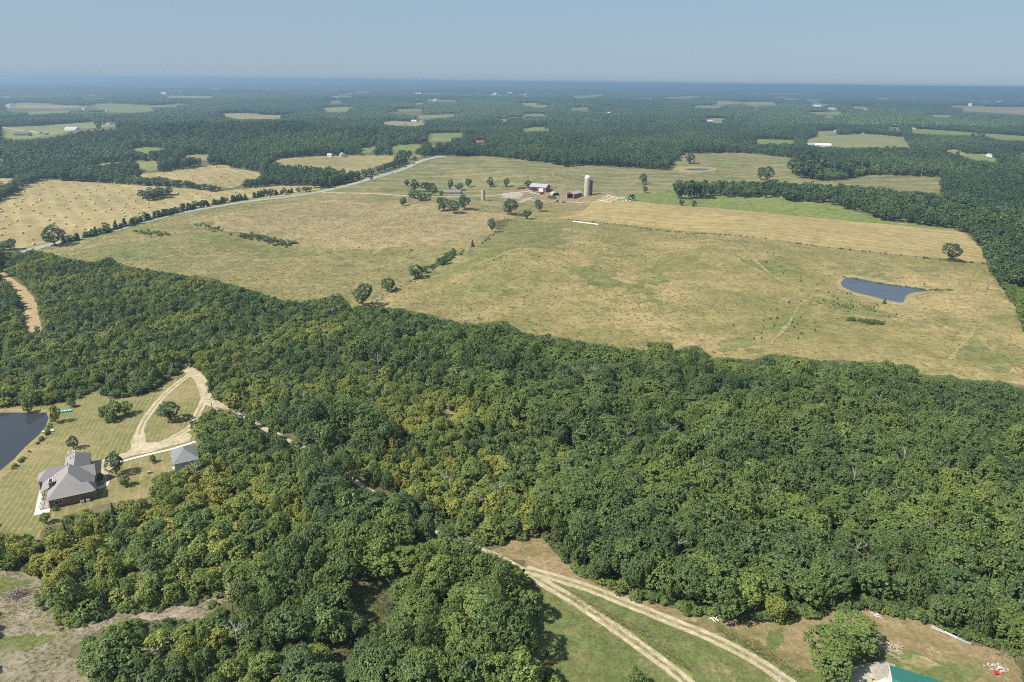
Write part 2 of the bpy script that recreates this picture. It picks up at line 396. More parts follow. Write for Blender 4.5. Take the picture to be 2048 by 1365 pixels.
# ------------------------------------------------------------------ the ground
def build_ground():
    nx, ny = GX.shape; me = bpy.data.meshes.new('ground')
    v = np.stack([GX, GY, GZ], -1).reshape(-1, 3)
    i, j = np.meshgrid(np.arange(nx - 1), np.arange(ny - 1), indexing='ij'); a = (i * ny + j).ravel(); b = a + ny; c = a + 1; e = b + 1
    f = np.vstack([np.stack([a, b, e], -1), np.stack([a, e, c], -1)])
    me.from_pydata(v.tolist(), [], f.tolist()); me.update(); me.materials.append(MATS['forest_floor'])
    put(bpy.data.objects.new('ground', me), kind='structure')
build_ground()

def zm(pts, ox, oy, s=700 / 2048): return [(ox + x * s, oy + y * s) for x, y in pts]
A = lambda p: zm(p, 0, 140); B = lambda p: zm(p, 700, 140); C = lambda p: zm(p, 1348, 140)

# outlines of the open land, read off the photograph; each is dropped onto the terrain
MAIN = [(75, 497), (345, 432), (500, 405), (640, 385), (700, 372), (790, 347), (885, 313), (967, 313), (1018, 318), (1086, 326), (1130, 335), (1178, 331),
        (1260, 336), (1332, 342), (1346, 328), (1370, 307), (1485, 307), (1605, 319), (1582, 335), (1590, 352), (1640, 364), (1690, 360), (1734, 352), (1880, 354),
        (1890, 392), (1790, 388), (1690, 376), (1620, 371), (1520, 368), (1425, 369), (1413, 380), (1418, 394), (1470, 397), (1560, 397), (1590, 408), (1650, 406), (1690, 420),
        (1730, 428), (1765, 442), (1850, 452), (1905, 458), (1929, 466), (1960, 495), (1973, 523), (1985, 549), (2028, 611), (2048, 662), (2120, 720), (2120, 790), (2001, 762), (1926, 759), (1908, 751),
        (1840, 752), (1830, 732), (1758, 725), (1690, 722), (1638, 720), (1570, 710), (1540, 708), (1508, 722), (1461, 715), (1427, 718), (1399, 691), (1380, 692),
        (1346, 702), (1342, 685), (1301, 685), (1295, 702), (1178, 685), (1042, 664), (1008, 640), (956, 649), (905, 641), (861, 630), (802, 618), (744, 612), (700, 612),
        (677, 586), (615, 600), (564, 600), (513, 582), (437, 560), (342, 545), (246, 531), (219, 514), (185, 524), (126, 514), (79, 499)]
WEST = [(75, 497), (345, 432), (500, 405), (640, 385), (750, 388), (900, 400), (1000, 418), (1050, 437), (1000, 455), (975, 478), (935, 505), (880, 530), (830, 560), (780, 585), (735, 612), (700, 622),
        (677, 600), (615, 615), (564, 615), (513, 597), (437, 575), (342, 560), (246, 545), (185, 537), (126, 527), (70, 512)]
FARM = [(640, 385), (700, 372), (790, 347), (885, 313), (967, 311), (1018, 316), (1086, 324), (1130, 333), (1178, 329), (1260, 334), (1332, 340), (1346, 326), (1370, 305), (1485, 305), (1640, 317), (1900, 348), (1900, 395),
        (1790, 390), (1690, 378), (1560, 372), (1420, 374), (1400, 400), (1290, 402), (1190, 404), (1100, 412), (1000, 415), (900, 400), (750, 388)]
STRIP_HAY = [(1112, 438), (1160, 428), (1185, 405), (1230, 401), (1300, 407), (1450, 418), (1700, 443), (1850, 456), (1905, 461), (1929, 468), (1960, 495), (1974, 526), (1860, 516), (1640, 492), (1420, 467), (1250, 450), (1150, 442)]
GREEN = [(1230, 398), (1290, 388), (1345, 380), (1420, 388), (1560, 392), (1680, 412), (1790, 447), (1905, 458), (1900, 466), (1850, 456), (1700, 443), (1450, 418), (1300, 407)]
BALES1 = A([(0, 775), (150, 690), (190, 660), (260, 642), (740, 672), (1130, 697), (1250, 715), (1480, 690), (1640, 678), (1870, 682), (1875, 712), (1640, 755), (1010, 850), (700, 935), (230, 1045), (60, 1060), (-60, 1060), (-60, 790)])
BALES2 = A([(735, 618), (930, 600), (1100, 575), (1250, 555), (1330, 558), (1380, 580), (1530, 600), (1520, 650), (1440, 655), (1360, 690), (1310, 690), (1140, 665), (950, 630), (800, 635)])
TAN7 = [(533, 323), (580, 316), (635, 312), (850, 311), (826, 320), (800, 314), (790, 325), (765, 333), (735, 345), (700, 350), (650, 343), (560, 331)]
LAWN = [(-40, 822), (38, 812), (99, 810), (150, 801), (191, 781), (202, 777), (219, 803), (260, 796), (284, 794), (328, 767), (362, 745), (360, 722), (376, 733), (410, 750), (415, 777), (431, 805), (446, 818), (425, 818),
        (382, 845), (382, 858), (400, 868), (390, 882), (398, 892), (396, 922), (347, 942), (322, 947), (306, 955), (305, 988), (273, 1000), (260, 1000), (197, 1010), (164, 1021), (128, 1030), (120, 1048), (90, 1050), (82, 1064), (87, 1081), (60, 1076), (27, 1065), (-40, 1070)]
LAWN_SIDE = [(196, 948), (232, 935), (300, 918), (345, 935), (322, 947), (306, 957), (305, 990), (273, 1000), (197, 1012), (164, 1022), (128, 1032), (110, 1044), (100, 1020), (187, 995)]
CLEAR_W = [(-40, 1146), (29, 1143), (73, 1155), (82, 1164), (88, 1176), (97, 1199), (138, 1223), (164, 1240), (217, 1223), (243, 1214), (302, 1226), (334, 1211), (381, 1202), (440, 1187), (468, 1193), (416, 1228), (404, 1240), (334, 1238), (302, 1242), (243, 1240), (205, 1258), (176, 1272), (144, 1293), (141, 1310), (173, 1322), (176, 1420), (-40, 1420)]
CLEAR_C = [(687, 1176), (720, 1158), (764, 1158), (793, 1143), (816, 1129), (825, 1097), (834, 1076), (858, 1083), (831, 1100), (819, 1126), (778, 1164), (768, 1199), (778, 1229), (766, 1250), (734, 1244), (731, 1229), (705, 1202), (693, 1190)]
CLEAR_D = [(650, 1325), (690, 1290), (724, 1283), (700, 1315), (672, 1350)]
TRACKS = [(988, 1103), (1020, 1082), (1061, 1078), (1082, 1064), (1091, 1076), (1099, 1100), (1114, 1117), (1138, 1135), (1149, 1152), (1193, 1167), (1214, 1179), (1272, 1199), (1325, 1211), (1369, 1234), (1390, 1231), (1407, 1229), (1448, 1243), (1507, 1243),
          (1560, 1250), (1595, 1234), (1635, 1223), (1682, 1217), (1753, 1226), (1800, 1234), (1852, 1252), (1864, 1249), (1940, 1289), (1972, 1299), (1990, 1293), (2019, 1311), (2043, 1346), (2070, 1440), (1138, 1440), (1138, 1357), (1091, 1334), (1050, 1322), (1053, 1299), (1085, 1270), (1076, 1243), (1088, 1211), (1082, 1182), (1047, 1146), (1053, 1123), (1006, 1117)]
DRY = [(988, 1103), (1020, 1080), (1061, 1076), (1082, 1060), (1095, 1076), (1105, 1100), (1120, 1117), (1142, 1135), (1155, 1150), (1193, 1164), (1272, 1194), (1369, 1230), (1420, 1236), (1460, 1280), (1400, 1262), (1300, 1220), (1150, 1165), (1060, 1140), (1047, 1146), (1053, 1123), (1006, 1117)]
DRY_E = [(1430, 1236), (1507, 1240), (1560, 1246), (1595, 1230), (1682, 1213), (1753, 1222), (1852, 1248), (1940, 1285), (1972, 1295), (1990, 1290), (2019, 1308), (2043, 1346), (2060, 1400), (1900, 1400), (1800, 1330), (1760, 1300), (1640, 1340), (1560, 1330), (1480, 1285)]
FAR = [('pale_field', A([(0, 335), (200, 330), (540, 305), (560, 325), (680, 305), (690, 330), (480, 345), (380, 365), (290, 385), (150, 405), (0, 400)])),
       ('tan_field', A([(0, 205), (160, 200), (510, 212), (440, 225), (300, 228), (0, 222)])),
       ('green_field', A([(500, 200), (640, 196), (890, 210), (880, 228), (940, 238), (760, 252), (540, 245), (590, 222)])),
       ('green_field', A([(0, 258), (330, 237), (560, 242), (300, 256), (0, 266)])),
       ('tan_field', A([(1230, 260), (1420, 253), (1560, 265), (1770, 270), (1590, 287), (1400, 287)])),
       ('pale_field', A([(1865, 224), (2040, 216), (2060, 245), (1880, 245)])),
       ('pale_field', A([(430, 163), (620, 161), (610, 169), (440, 171)])), ('tan_field', A([(950, 150), (1250, 156), (1240, 170), (980, 165)])),
       ('pale_field', A([(1210, 108), (1300, 108), (1300, 117), (1220, 117)])), ('pale_field', A([(1505, 160), (1585, 160), (1580, 167)])),
       ('green_field', A([(740, 468), (860, 453), (940, 456), (985, 472), (830, 497)])), ('pale_field', A([(0, 512), (70, 515), (30, 547), (-30, 547)])),
       ('pale_field', A([(430, 568), (620, 545), (940, 532), (910, 590), (850, 592), (780, 560), (640, 566)])),
       ('tan_field', A([(960, 522), (1100, 498), (1225, 493), (1240, 515), (1200, 533), (1060, 520)])),
       ('hay_bale_field', A([(-40, 635), (100, 635), (100, 655), (-40, 690)])),
       ('tan_field', B([(145, 312), (230, 300), (510, 313), (380, 330), (270, 327)])), ('pale_field', B([(330, 275), (560, 258), (650, 260), (570, 277), (430, 285)])),
       ('green_field', B([(460, 372), (650, 368), (680, 390), (600, 394), (450, 402)])), ('pale_field', B([(450, 406), (530, 395), (610, 400), (600, 418), (450, 416)])),
       ('green_field', B([(50, 460), (170, 447), (140, 475), (70, 493)])), ('green_field', B([(230, 455), (300, 440), (380, 438), (560, 450), (490, 475), (470, 455), (330, 485), (250, 485)])),
       ('tan_field', B([(690, 418), (800, 422), (810, 432), (740, 442)])), ('green_field', B([(975, 352), (1080, 335), (1190, 338), (1160, 352), (1000, 364)])),
       ('pale_field', B([(840, 290), (920, 289), (915, 302), (850, 302)])), ('tan_field', B([(930, 278), (1050, 276), (1040, 287), (940, 288)])),
       ('pale_field', B([(1030, 208), (1190, 206), (1160, 218), (1050, 218)])), ('pale_field', B([(800, 142), (900, 142), (900, 150), (810, 150)])), ('tan_field', B([(920, 140), (1050, 142), (1040, 150)])),
       ('pale_field', B([(1290, 150), (1460, 152), (1450, 163), (1300, 160)])), ('pale_field', B([(1500, 216), (1560, 216), (1550, 225), (1505, 225)])), ('pale_field', B([(420, 168), (520, 178), (500, 186), (430, 176)])),
       ('pale_field', C([(760, 412), (840, 390), (1000, 380), (1090, 375), (1200, 380), (1340, 395), (1388, 474), (1230, 470), (1000, 458), (810, 446)])),
       ('green_field', C([(455, 428), (480, 405), (700, 412), (712, 445), (560, 440)])), ('pale_field', C([(830, 362), (940, 355), (980, 367), (900, 387), (850, 392)])),
       ('green_field', C([(1380, 345), (1500, 350), (2100, 392), (2100, 412), (1920, 408), (1800, 384), (1520, 376), (1385, 367)])), ('green_field', C([(1240, 335), (1330, 337), (1325, 352), (1250, 350)])),
       ('green_field', C([(1550, 487), (1680, 490), (1830, 497), (1955, 548), (1850, 552), (1700, 523), (1650, 504)])), ('tan_field', C([(1570, 470), (1650, 465), (1700, 485), (1600, 488)])), ('green_field', C([(1970, 492), (2100, 485), (2100, 510), (1990, 505)])),
       ('tan_field', C([(1660, 215), (2100, 218), (2100, 265), (1800, 247), (1670, 242)])),
       ('tan_field', C([(230, 183), (340, 181), (330, 203), (250, 206)])), ('tan_field', C([(415, 188), (560, 187), (645, 206), (420, 209)])),
       ('pale_field', C([(90, 300), (230, 283), (360, 293), (300, 314)])), ('pale_field', C([(670, 315), (780, 318), (870, 328), (720, 326)])), ('tan_field', C([(540, 137), (700, 137), (1000, 146), (560, 145)])),
       ('pale_field', C([(1540, 132), (1640, 132), (1650, 138)])), ('tan_field', C([(890, 224), (1010, 230), (1000, 238), (900, 236)])), ('pale_field', C([(410, 122), (500, 122), (490, 130)]))]
_rf = np.random.default_rng(17)
for k in range(52):      # the many small clearings of the far plain
    py = 171 + 62 * _rf.uniform() ** 1.25; px = _rf.uniform(0, 2048); py += (px - 1024) * 0.0122
    w = _rf.uniform(9, 34) * (0.6 + (py - 165) / 60); hh = _rf.uniform(0.9, 1.6) + (py - 165) / 22 * _rf.uniform(0.7, 1.3); sk = _rf.uniform(-0.3, 0.3) * w
    FAR.append((['pale_field', 'tan_field', 'green_field'][_rf.choice(3, p=[0.45, 0.35, 0.2])], [(px - w, py + 0.2 * hh), (px - w * 0.4 + sk, py - hh * 0.6), (px + w * 0.7 + sk, py - hh * 0.5), (px + w, py + hh * 0.2), (px + w * 0.3, py + hh * 0.7), (px - w * 0.6, py + hh * 0.6)]))
PATCH = [(878, 824), (895, 818), (918, 830), (916, 842), (890, 843)]
PATCH2 = [(905, 852), (945, 850), (960, 872), (925, 880), (905, 868)]
LANE_GAPS = [[(500, 842), (530, 855), (545, 864), (540, 868), (505, 852)], [(565, 874), (592, 886), (588, 891), (562, 880)], [(690, 948), (740, 976), (782, 1005), (776, 1012), (730, 986), (686, 956)], [(600, 892), (650, 918), (646, 925), (597, 899)], [(925, 1082), (960, 1092), (955, 1099), (920, 1090)]]
OPEN = LANE_GAPS + [MAIN, BALES1, BALES2, TAN7, LAWN, CLEAR_W, CLEAR_C, CLEAR_D, TRACKS, PATCH] + [f[1] for f in FAR]

def pond_poly(pts, ox, oy, s): return zm(pts, ox, oy, s)
PONDE = pond_poly([(975, 340), (1000, 315), (1050, 310), (1150, 330), (1300, 355), (1430, 372), (1500, 388), (1420, 395), (1365, 410), (1345, 440), (1330, 457), (1200, 430), (1060, 395), (990, 365)], 1348, 450, 700 / 2048)
PONDE_BANK = pond_poly([(945, 345), (975, 300), (1040, 290), (1160, 318), (1300, 340), (1440, 362), (1560, 388), (1430, 408), (1385, 425), (1365, 460), (1340, 480), (1200, 452), (1040, 412), (965, 375)], 1348, 450, 700 / 2048)
PONDW = [(-60, 826), (93, 826), (97, 838), (90, 857), (77, 871), (49, 896), (27, 920), (0, 942), (-60, 990)]
PONDW_BANK = [(-60, 820), (99, 819), (110, 835), (104, 858), (90, 876), (62, 903), (38, 928), (10, 952), (-60, 1005)]

# roads, tracks and lanes
def road(name, pts, w, mat, lift, step=6.0, wob=0.0, seed=1, off=0.0, **kw):
    ln = pxline(pts, step); return drape(name, strip(ln, w, off, wob, seed), mat, lift, **kw)
pxsheet('main_pasture', MAIN, 'pasture_east', 1, 0.6)
pxsheet('west_pasture', WEST, 'pasture_west', 2, 2.5)
pxsheet('tan_rise', [(370, 442), (520, 416), (640, 398), (760, 402), (900, 412), (1000, 428), (985, 450), (940, 480), (860, 500), (760, 505), (640, 495), (520, 470), (430, 455)], 'tan_pasture', 3.5, 6.0)
pxsheet('farm_field', FARM, 'farm_field', 3, 1.5)
pxsheet('green_grass_strip', GREEN, 'green_verge', 4, 2.0)
pxsheet('mown_hay_strip', STRIP_HAY, 'hay_strip', 5, 0.4)
pxsheet('bale_field', BALES1, 'hay_bale_field', 1, 0.8)
pxsheet('small_bale_field', BALES2, 'hay_bale_field', 1, 0.8)
pxsheet('tan_hill_field', TAN7, 'tan_field', 1, 0.8)
for k_, (m_, p_) in enumerate(FAR): pxsheet('distant_field', p_, m_, 1 + k_ * 0.06, 0.8)
pxsheet('farmyard', [(985, 395), (1010, 382), (1060, 375), (1110, 380), (1150, 384), (1205, 386), (1230, 392), (1180, 408), (1120, 412), (1040, 406)], 'dry_soil', 4, 1.5)
pxsheet('bare_pasture_earth', [(945, 450), (965, 440), (1040, 441), (1005, 456), (980, 473), (955, 468)], 'bank', 4, 2.0)
pxsheet('green_draw', [(1000, 452), (1040, 444), (1110, 446), (1140, 470), (1060, 500), (990, 520), (900, 545), (870, 545), (935, 508), (975, 480)], 'pasture_green', 4, 6.0)
for k, pl in enumerate(([(1255, 610), (1275, 575), (1300, 545), (1310, 520), (1330, 515), (1325, 545), (1300, 580), (1290, 612)], [(1150, 545), (1190, 530), (1240, 545), (1230, 570), (1180, 572)], [(1420, 690), (1500, 670), (1560, 640), (1610, 600), (1625, 612), (1580, 660), (1530, 695), (1450, 712)], [(930, 560), (980, 545), (1040, 560), (1010, 590), (950, 585)],
                          [(400, 470), (470, 478), (600, 500), (620, 515), (540, 520), (430, 500)], [(150, 500), (260, 485), (330, 500), (300, 520), (200, 520)], [(1640, 600), (1700, 600), (1760, 615), (1730, 632), (1660, 628)], [(1900, 690), (1990, 680), (2030, 720), (1960, 740)], [(1480, 520), (1560, 510), (1600, 530), (1540, 545)])):
    pxsheet('green_pasture_patch', pl, 'pasture_green', 5 + k * 0.1, 5.0, 3.0)
for k, pl in enumerate(([(1540, 690), (1575, 650), (1600, 610), (1625, 595)], [(1480, 495), (1520, 530), (1560, 560), (1620, 580), (1680, 570)], [(1985, 560), (1960, 640), (1900, 720)], [(760, 600), (850, 560), (980, 520), (1100, 480), (1160, 445)], [(300, 520), (420, 505), (560, 520), (700, 560)])):
    road('cattle_trail', pl, 1.3, 'bank', 0.14, 4, 0.5, k)
pxsheet('lawn', LAWN, 'lawn', 1, 0.25, 1.5)
pxsheet('side_lawn', LAWN_SIDE, 'lawn_side', 2, 0.3, 1.5)
pxsheet('cleared_ground', CLEAR_W, 'cleared_soil', 1, 0.4, 1.5)
pxsheet('green_weeds', [(-40, 1265), (30, 1275), (90, 1262), (118, 1268), (100, 1290), (60, 1305), (-40, 1300)], 'meadow', 2, 0.8, 1.2)
pxsheet('green_weeds', [(-40, 1146), (29, 1143), (73, 1155), (60, 1172), (20, 1185), (-40, 1195)], 'meadow', 2, 0.8, 1.2)
pxsheet('green_weeds', [(97, 1199), (138, 1223), (164, 1240), (217, 1223), (190, 1240), (150, 1258), (118, 1262), (128, 1235)], 'meadow', 2, 0.5, 1.2)
pxsheet('woodland_clearing', CLEAR_C, 'meadow', 1, 0.4, 1.5)
pxsheet('bare_clearing_edge', [(690, 1185), (705, 1168), (735, 1156), (775, 1158), (745, 1172), (715, 1182)], 'cleared_soil', 2, 0.5, 1.5)
pxsheet('small_clearing', CLEAR_D, 'meadow', 1, 0.4, 1.5)
pxsheet('bare_earth_patch', PATCH, 'dry_soil', 1, 0.3, 1.2)
pxsheet('track_meadow', TRACKS, 'meadow', 1, 0.3, 1.5)
pxsheet('dry_verge', DRY, 'dry_soil', 2, 0.35, 1.2)
pxsheet('dry_yard', DRY_E, 'dry_soil', 2, 0.35, 1.2)
pxsheet('yard_grass', [(1740, 1312), (1790, 1300), (1850, 1318), (1930, 1330), (1985, 1352), (1960, 1400), (1880, 1400), (1800, 1340)], 'meadow', 3, 0.9, 1.0)
pxsheet('yard_grass', [(1540, 1262), (1565, 1255), (1572, 1280), (1562, 1305), (1545, 1300)], 'meadow', 3, 0.6, 1.0)
pxsheet('straw_patch', [(1800, 1318), (1835, 1310), (1868, 1322), (1850, 1336), (1815, 1334)], 'bank', 4, 0.7, 0.8)
for k_ in range(3): road('tyre_rut', [(58 + k_ * 9, 1258 - k_ * 6), (78 + k_ * 9, 1236 - k_ * 5), (108 + k_ * 7, 1212 - k_ * 3)], 0.45, 'track_middle', 0.045 + k_ * 0.004, 1.0, 0.08)
pxsheet('pond_bank', PONDE_BANK, 'bank', 6, 0.5, 2.0)
pxsheet('pond_bank', PONDW_BANK, 'bank', 3, 0.3, 1.2)
w_ = G(np.array([p[0] for p in PONDE]), np.array([p[1] for p in PONDE])); drape('pond_water', spline(np.vstack([w_, w_[:1]]), 2.5)[:-1], 'pond_water', 0.16)
w_ = G(np.array([p[0] for p in PONDW]), np.array([p[1] for p in PONDW])); drape('house_pond_water', dens(w_, 2.0), 'still_water', 0.09)
pxsheet('field_pond_bank', C([(-5, 590), (20, 570), (150, 565), (245, 572), (240, 590), (100, 610)]), 'bank', 5, 0.8)
pxsheet('field_pond_water', C([(60, 582), (150, 577), (205, 580), (195, 588), (120, 590)]), 'still_water', 6, 0.6)
pxsheet('field_pond_reeds', C([(225, 562), (245, 545), (300, 542), (355, 553), (330, 567), (250, 575)]), 'green_verge', 7, 0.8)

ROAD = [(40, 507), (75, 496), (150, 478), (240, 458), (345, 430), (420, 416), (500, 403), (570, 395), (640, 384), (700, 370), (745, 357), (790, 344), (830, 327), (862, 317), (888, 312.5)]
road('road_verge', ROAD, 15, 'green_verge', 0.10, wob=0.8)
road('paved_road', ROAD, 7.4, 'asphalt', 0.12)
_ln_road = pxline(ROAD, 6.0)
for s_ in (-1, 1): drape('road_edge_line', strip(_ln_road, 0.14, s_ * 3.4), 'concrete', 0.13)
road('distant_road', [(1798, 262), (1806, 270), (1818, 288), (1830, 304)], 8, 'asphalt', 0.25, 12)
road('distant_lane', C([(1640, 490), (1760, 492), (1850, 500)]), 6, 'gravel', 0.25, 12)
road('distant_lane', A([(0, 335), (90, 350), (190, 362), (240, 372)]), 6, 'gravel', 0.25, 12)
road('farm_drive', [(640, 385), (700, 387), (780, 390), (860, 394), (905, 394), (960, 392), (1010, 389), (1040, 385), (1065, 382)], 4, 'gravel', 0.115, 6, 0.3)
road('farm_drive', [(920, 394), (985, 394), (1030, 397), (1080, 402), (1130, 404), (1180, 405), (1230, 400)], 3.5, 'gravel', 0.13, 6, 0.5)
pxsheet('farm_hardstanding', [(1008, 388), (1030, 385), (1050, 389), (1044, 396), (1022, 397), (1005, 393)], 'grey_gravel', 5, 0.8)
road('farm_track', [(1060, 385), (1075, 390), (1050, 400), (1040, 406)], 4, 'grey_gravel', 0.14, 5, 0.3)
road('field_track', B([(1180, 600), (1200, 625), (1280, 650), (1400, 665)]), 2.5, 'bank', 0.1, 8, 0.3)
road('field_track', B([(1260, 590), (1240, 605), (1290, 640), (1380, 660)]), 1.6, 'bank', 0.11, 8, 0.3)
road('field_track', B([(1700, 690), (1850, 640), (1990, 610), (2080, 600)]), 2.5, 'tan_field', 0.1, 8, 0.4)
LANE_W = [(-20, 535), (0, 550), (24, 567), (44, 583), (58, 606), (66, 640), (70, 668)]
road('dirt_lane', LANE_W, 5.5, 'dirt_lane', 0.05, 3, 0.25)
LANE_P = [(437, 812), (470, 827), (520, 853), (575, 880), (640, 917), (700, 956), (770, 1002), (830, 1042), (900, 1078), (950, 1094), (1010, 1120), (1050, 1142)]
road('woodland_lane', LANE_P, 1.9, 'gravel', 0.05, 2, 0.25)
DRIVE = [(362, 724), (376, 738), (398, 756), (410, 780), (416, 800), (432, 810), (450, 818)]
road('driveway', DRIVE, 4.2, 'gravel', 0.09, 1.5, 0.15)
def ruts(name, pts, gap, w, lift, mid='track_middle', mat='gravel', wob=0.08, mw=None):
    ln = pxline(pts, 1.5)
    drape(name + '_middle', strip(ln, mw or gap + w, 0, 0.12, 3), mid, lift - 0.01)
    for k, s_ in enumerate((-1, 1)): drape(name + '_wheel_rut', strip(ln, w, s_ * gap / 2, wob, 5 + k), mat, lift)
ruts('driveway_loop', [(380, 750), (355, 768), (330, 790), (308, 815), (290, 840), (280, 862), (278, 885)], 1.5, 1.0, 0.07, mid='bank')
ruts('driveway_loop', [(410, 796), (402, 815), (395, 828), (385, 852), (360, 868), (335, 882), (305, 892)], 1.6, 1.0, 0.085, mid='bank')
pxsheet('driveway_apron', [(268, 870), (290, 868), (292, 885), (320, 884), (375, 866), (384, 872), (378, 884), (340, 894), (300, 905), (262, 914), (248, 918), (262, 895)], 'gravel', 5, 0.2, 1.0)
ruts('near_track', [(1046, 1140), (1080, 1162), (1150, 1203), (1220, 1250), (1290, 1300), (1350, 1345), (1400, 1390)], 1.8, 1.0, 0.06)
ruts('far_track', [(1052, 1140), (1100, 1153), (1180, 1178), (1260, 1210), (1340, 1242), (1420, 1275), (1500, 1315), (1570, 1360), (1610, 1390)], 1.8, 1.0, 0.08)
pxsheet('barn_gravel_pad', [(1690, 1345), (1720, 1330), (1765, 1320), (1790, 1330), (1800, 1420), (1660, 1420), (1672, 1365)], 'grey_gravel', 4, 0.35, 0.8)
pxsheet('track_weeds', [(1120, 1190), (1180, 1215), (1260, 1262), (1330, 1308), (1390, 1350), (1420, 1390), (1405, 1390), (1350, 1340), (1270, 1282), (1180, 1226)], 'green_verge', 1.5, 0.4, 1.0)
# ------------------------------------------------------------------ trees
def quads_mesh(name, parts):
    """parts: list of (verts Nx3, quads Mx4, lv N, material)"""
    V, Q, L, MI, mats = [], [], [], [], []; k = 0
    for v, q, l, m in parts:
        V.append(v); Q.append(np.asarray(q) + k); L.append(l); MI.append(np.full(len(q), len(mats))); mats.append(m); k += len(v)
    V = np.vstack(V).astype(np.float32); Q = np.vstack(Q).astype(np.int32); L = np.concatenate(L).astype(np.float32); MI = np.concatenate(MI).astype(np.int32)
    me = bpy.data.meshes.new(name); me.vertices.add(len(V)); me.vertices.foreach_set('co', V.ravel())
    me.loops.add(Q.size); me.loops.foreach_set('vertex_index', Q.ravel())
    me.polygons.add(len(Q)); me.polygons.foreach_set('loop_start', np.arange(0, Q.size, 4, dtype=np.int32)); me.polygons.foreach_set('material_index', MI)
    for m in mats: me.materials.append(m)
    me.update(calc_edges=True)
    a = me.attributes.new('lv', 'FLOAT', 'POINT'); a.data.foreach_set('value', L)
    return me
def unit(a): return a / np.maximum(np.linalg.norm(a, axis=-1, keepdims=True), 1e-6)
def leaves(centres, normals, size, lv, r):
    n = len(centres); t = unit(np.cross(normals, unit(r.normal(size=(n, 3))))); b = np.cross(normals, t)
    s = (size * r.uniform(0.7, 1.35, n))[:, None]
    v = np.stack([centres - t * s * 0.62, centres + b * s * 0.42 + normals * s * 0.08, centres + t * s * 0.62, centres - b * s * 0.42 + normals * s * 0.08], 1).reshape(-1, 3)
    return v, np.arange(4 * n).reshape(-1, 4), np.repeat(lv, 4)
def tubes(chains, n=5):
    mb = MB()
    for pts, rad in chains: mb.tube(pts, rad, n)
    f = [q for q in mb.f if len(q) == 4]
    return np.array(mb.v), np.array(f), np.full(len(mb.v), 0.5)
def broadleaf(seed, R, Ht, low, nl, nclump, per, leaf, cl=0.6, open_=0.0):
    """lobed crown from height `low` to Ht, made of leaf clumps; limbs reach into the lobes"""
    r = np.random.default_rng(seed); ch = Ht - low; c0 = np.array([0, 0, low + ch * 0.5])
    d = unit(r.normal(size=(nl, 3)) * np.array([1, 1, 0.8]) + np.array([0, 0, 0.25]))
    lc = c0 + d * np.array([R * 0.6, R * 0.6, ch * 0.30]) * r.uniform(0.65, 1.12, (nl, 1)); lr = R * r.uniform(0.34, 0.52, nl)
    lc = np.vstack([lc, c0 + [0, 0, ch * 0.12]]); lr = np.append(lr, R * 0.55)
    lrz = np.minimum(lr, ch * 0.32); lc[:, 2] -= np.where(np.arange(len(lc)) % 3 == 0, ch * 0.12, 0)
    k = r.integers(0, len(lc), nclump * 6); dd = unit(r.normal(size=(nclump * 6, 3)) + np.array([0, 0, 0.30]))
    p = lc[k] + dd * np.stack([lr[k], lr[k], lrz[k]], -1) * r.uniform(0.86, 1.06, (len(k), 1))
    q = (p[:, None] - lc[None]) / np.stack([lr, lr, lrz], -1)[None]
    inside = ((q ** 2).sum(-1) < 0.72).any(1); keep = ~inside & (p[:, 2] > low * 0.75)
    gap = np.sin(p[:, 0] * 1.9 + seed) * np.sin(p[:, 1] * 2.1 + 2 * seed) * np.sin(p[:, 2] * 1.7)
    keep &= gap < 0.55 - open_
    p = p[keep][:nclump]; dd = dd[keep][:nclump]; m = len(p)
    cv = r.uniform(0, 1, m)
    C = np.repeat(p, per, 0); O = np.repeat(dd, per, 0); off = unit(r.normal(size=C.shape)) * (r.uniform(0, 1, (len(C), 1)) ** 0.5) * cl * np.array([1, 1, 0.75])
    C = C + off
    nr = unit(off / cl * 0.9 + O * 0.35 + r.normal(size=C.shape) * 0.35 + np.array([-0.1, -0.05, 0.55]))
    lv = np.clip(np.repeat(cv, per) * 0.55 + r.uniform(0, 0.45, len(C)), 0, 1)
    crown = leaves(C, nr, leaf, lv, r)
    ch_ = [([(0, 0, -0.3), (r.normal() * 0.15, r.normal() * 0.15, low * 0.9), (0, 0, low + ch * 0.35), tuple(c0 + [0, 0, ch * 0.2])], [R * 0.075, R * 0.06, R * 0.035, 0.03])]
    for q_ in range(min(nl, 7)):
        a = np.array([0, 0, low * r.uniform(0.7, 1.15)]); b = lc[q_]; mid = (a + b) / 2 + [0, 0, -0.1 * ch]
        ch_.append(([tuple(a), tuple(mid), tuple(b)], [R * 0.035, R * 0.024, 0.03]))
    return crown, tubes(ch_)
def conifer(seed, R, Ht, nlay, per, leaf):
    r = np.random.default_rng(seed); P, Nn, lv = [], [], []
    for i in range(nlay):
        f = i / nlay; z = 0.25 + (Ht - 0.3) * f; rad = R * (1 - f) ** 0.75 * (0.8 + 0.3 * r.uniform()); m = max(4, int(per * (1 - f) + 3)); a0 = r.uniform(0, 6)
        for q in range(m):
            a = a0 + 6.283 * q / m + r.normal() * 0.2; e = rad * r.uniform(0.7, 1.12)
            for t in np.linspace(0.35, 1, 4):
                P.append((e * t * math.cos(a) + r.normal() * 0.08, e * t * math.sin(a) + r.normal() * 0.08, z - 0.1 * e * t + r.normal() * 0.07)); Nn.append((math.cos(a) * 0.8, math.sin(a) * 0.8, 0.7)); lv.append(r.uniform())
    P = np.array(P); Nn = unit(np.array(Nn) + r.normal(size=(len(P), 3)) * 0.5)
    return leaves(P, Nn, leaf, np.array(lv), r), tubes([([(0, 0, -0.2), (0, 0, Ht * 0.5), (0, 0, Ht * 0.96)], [R * 0.08, R * 0.05, 0.02])])
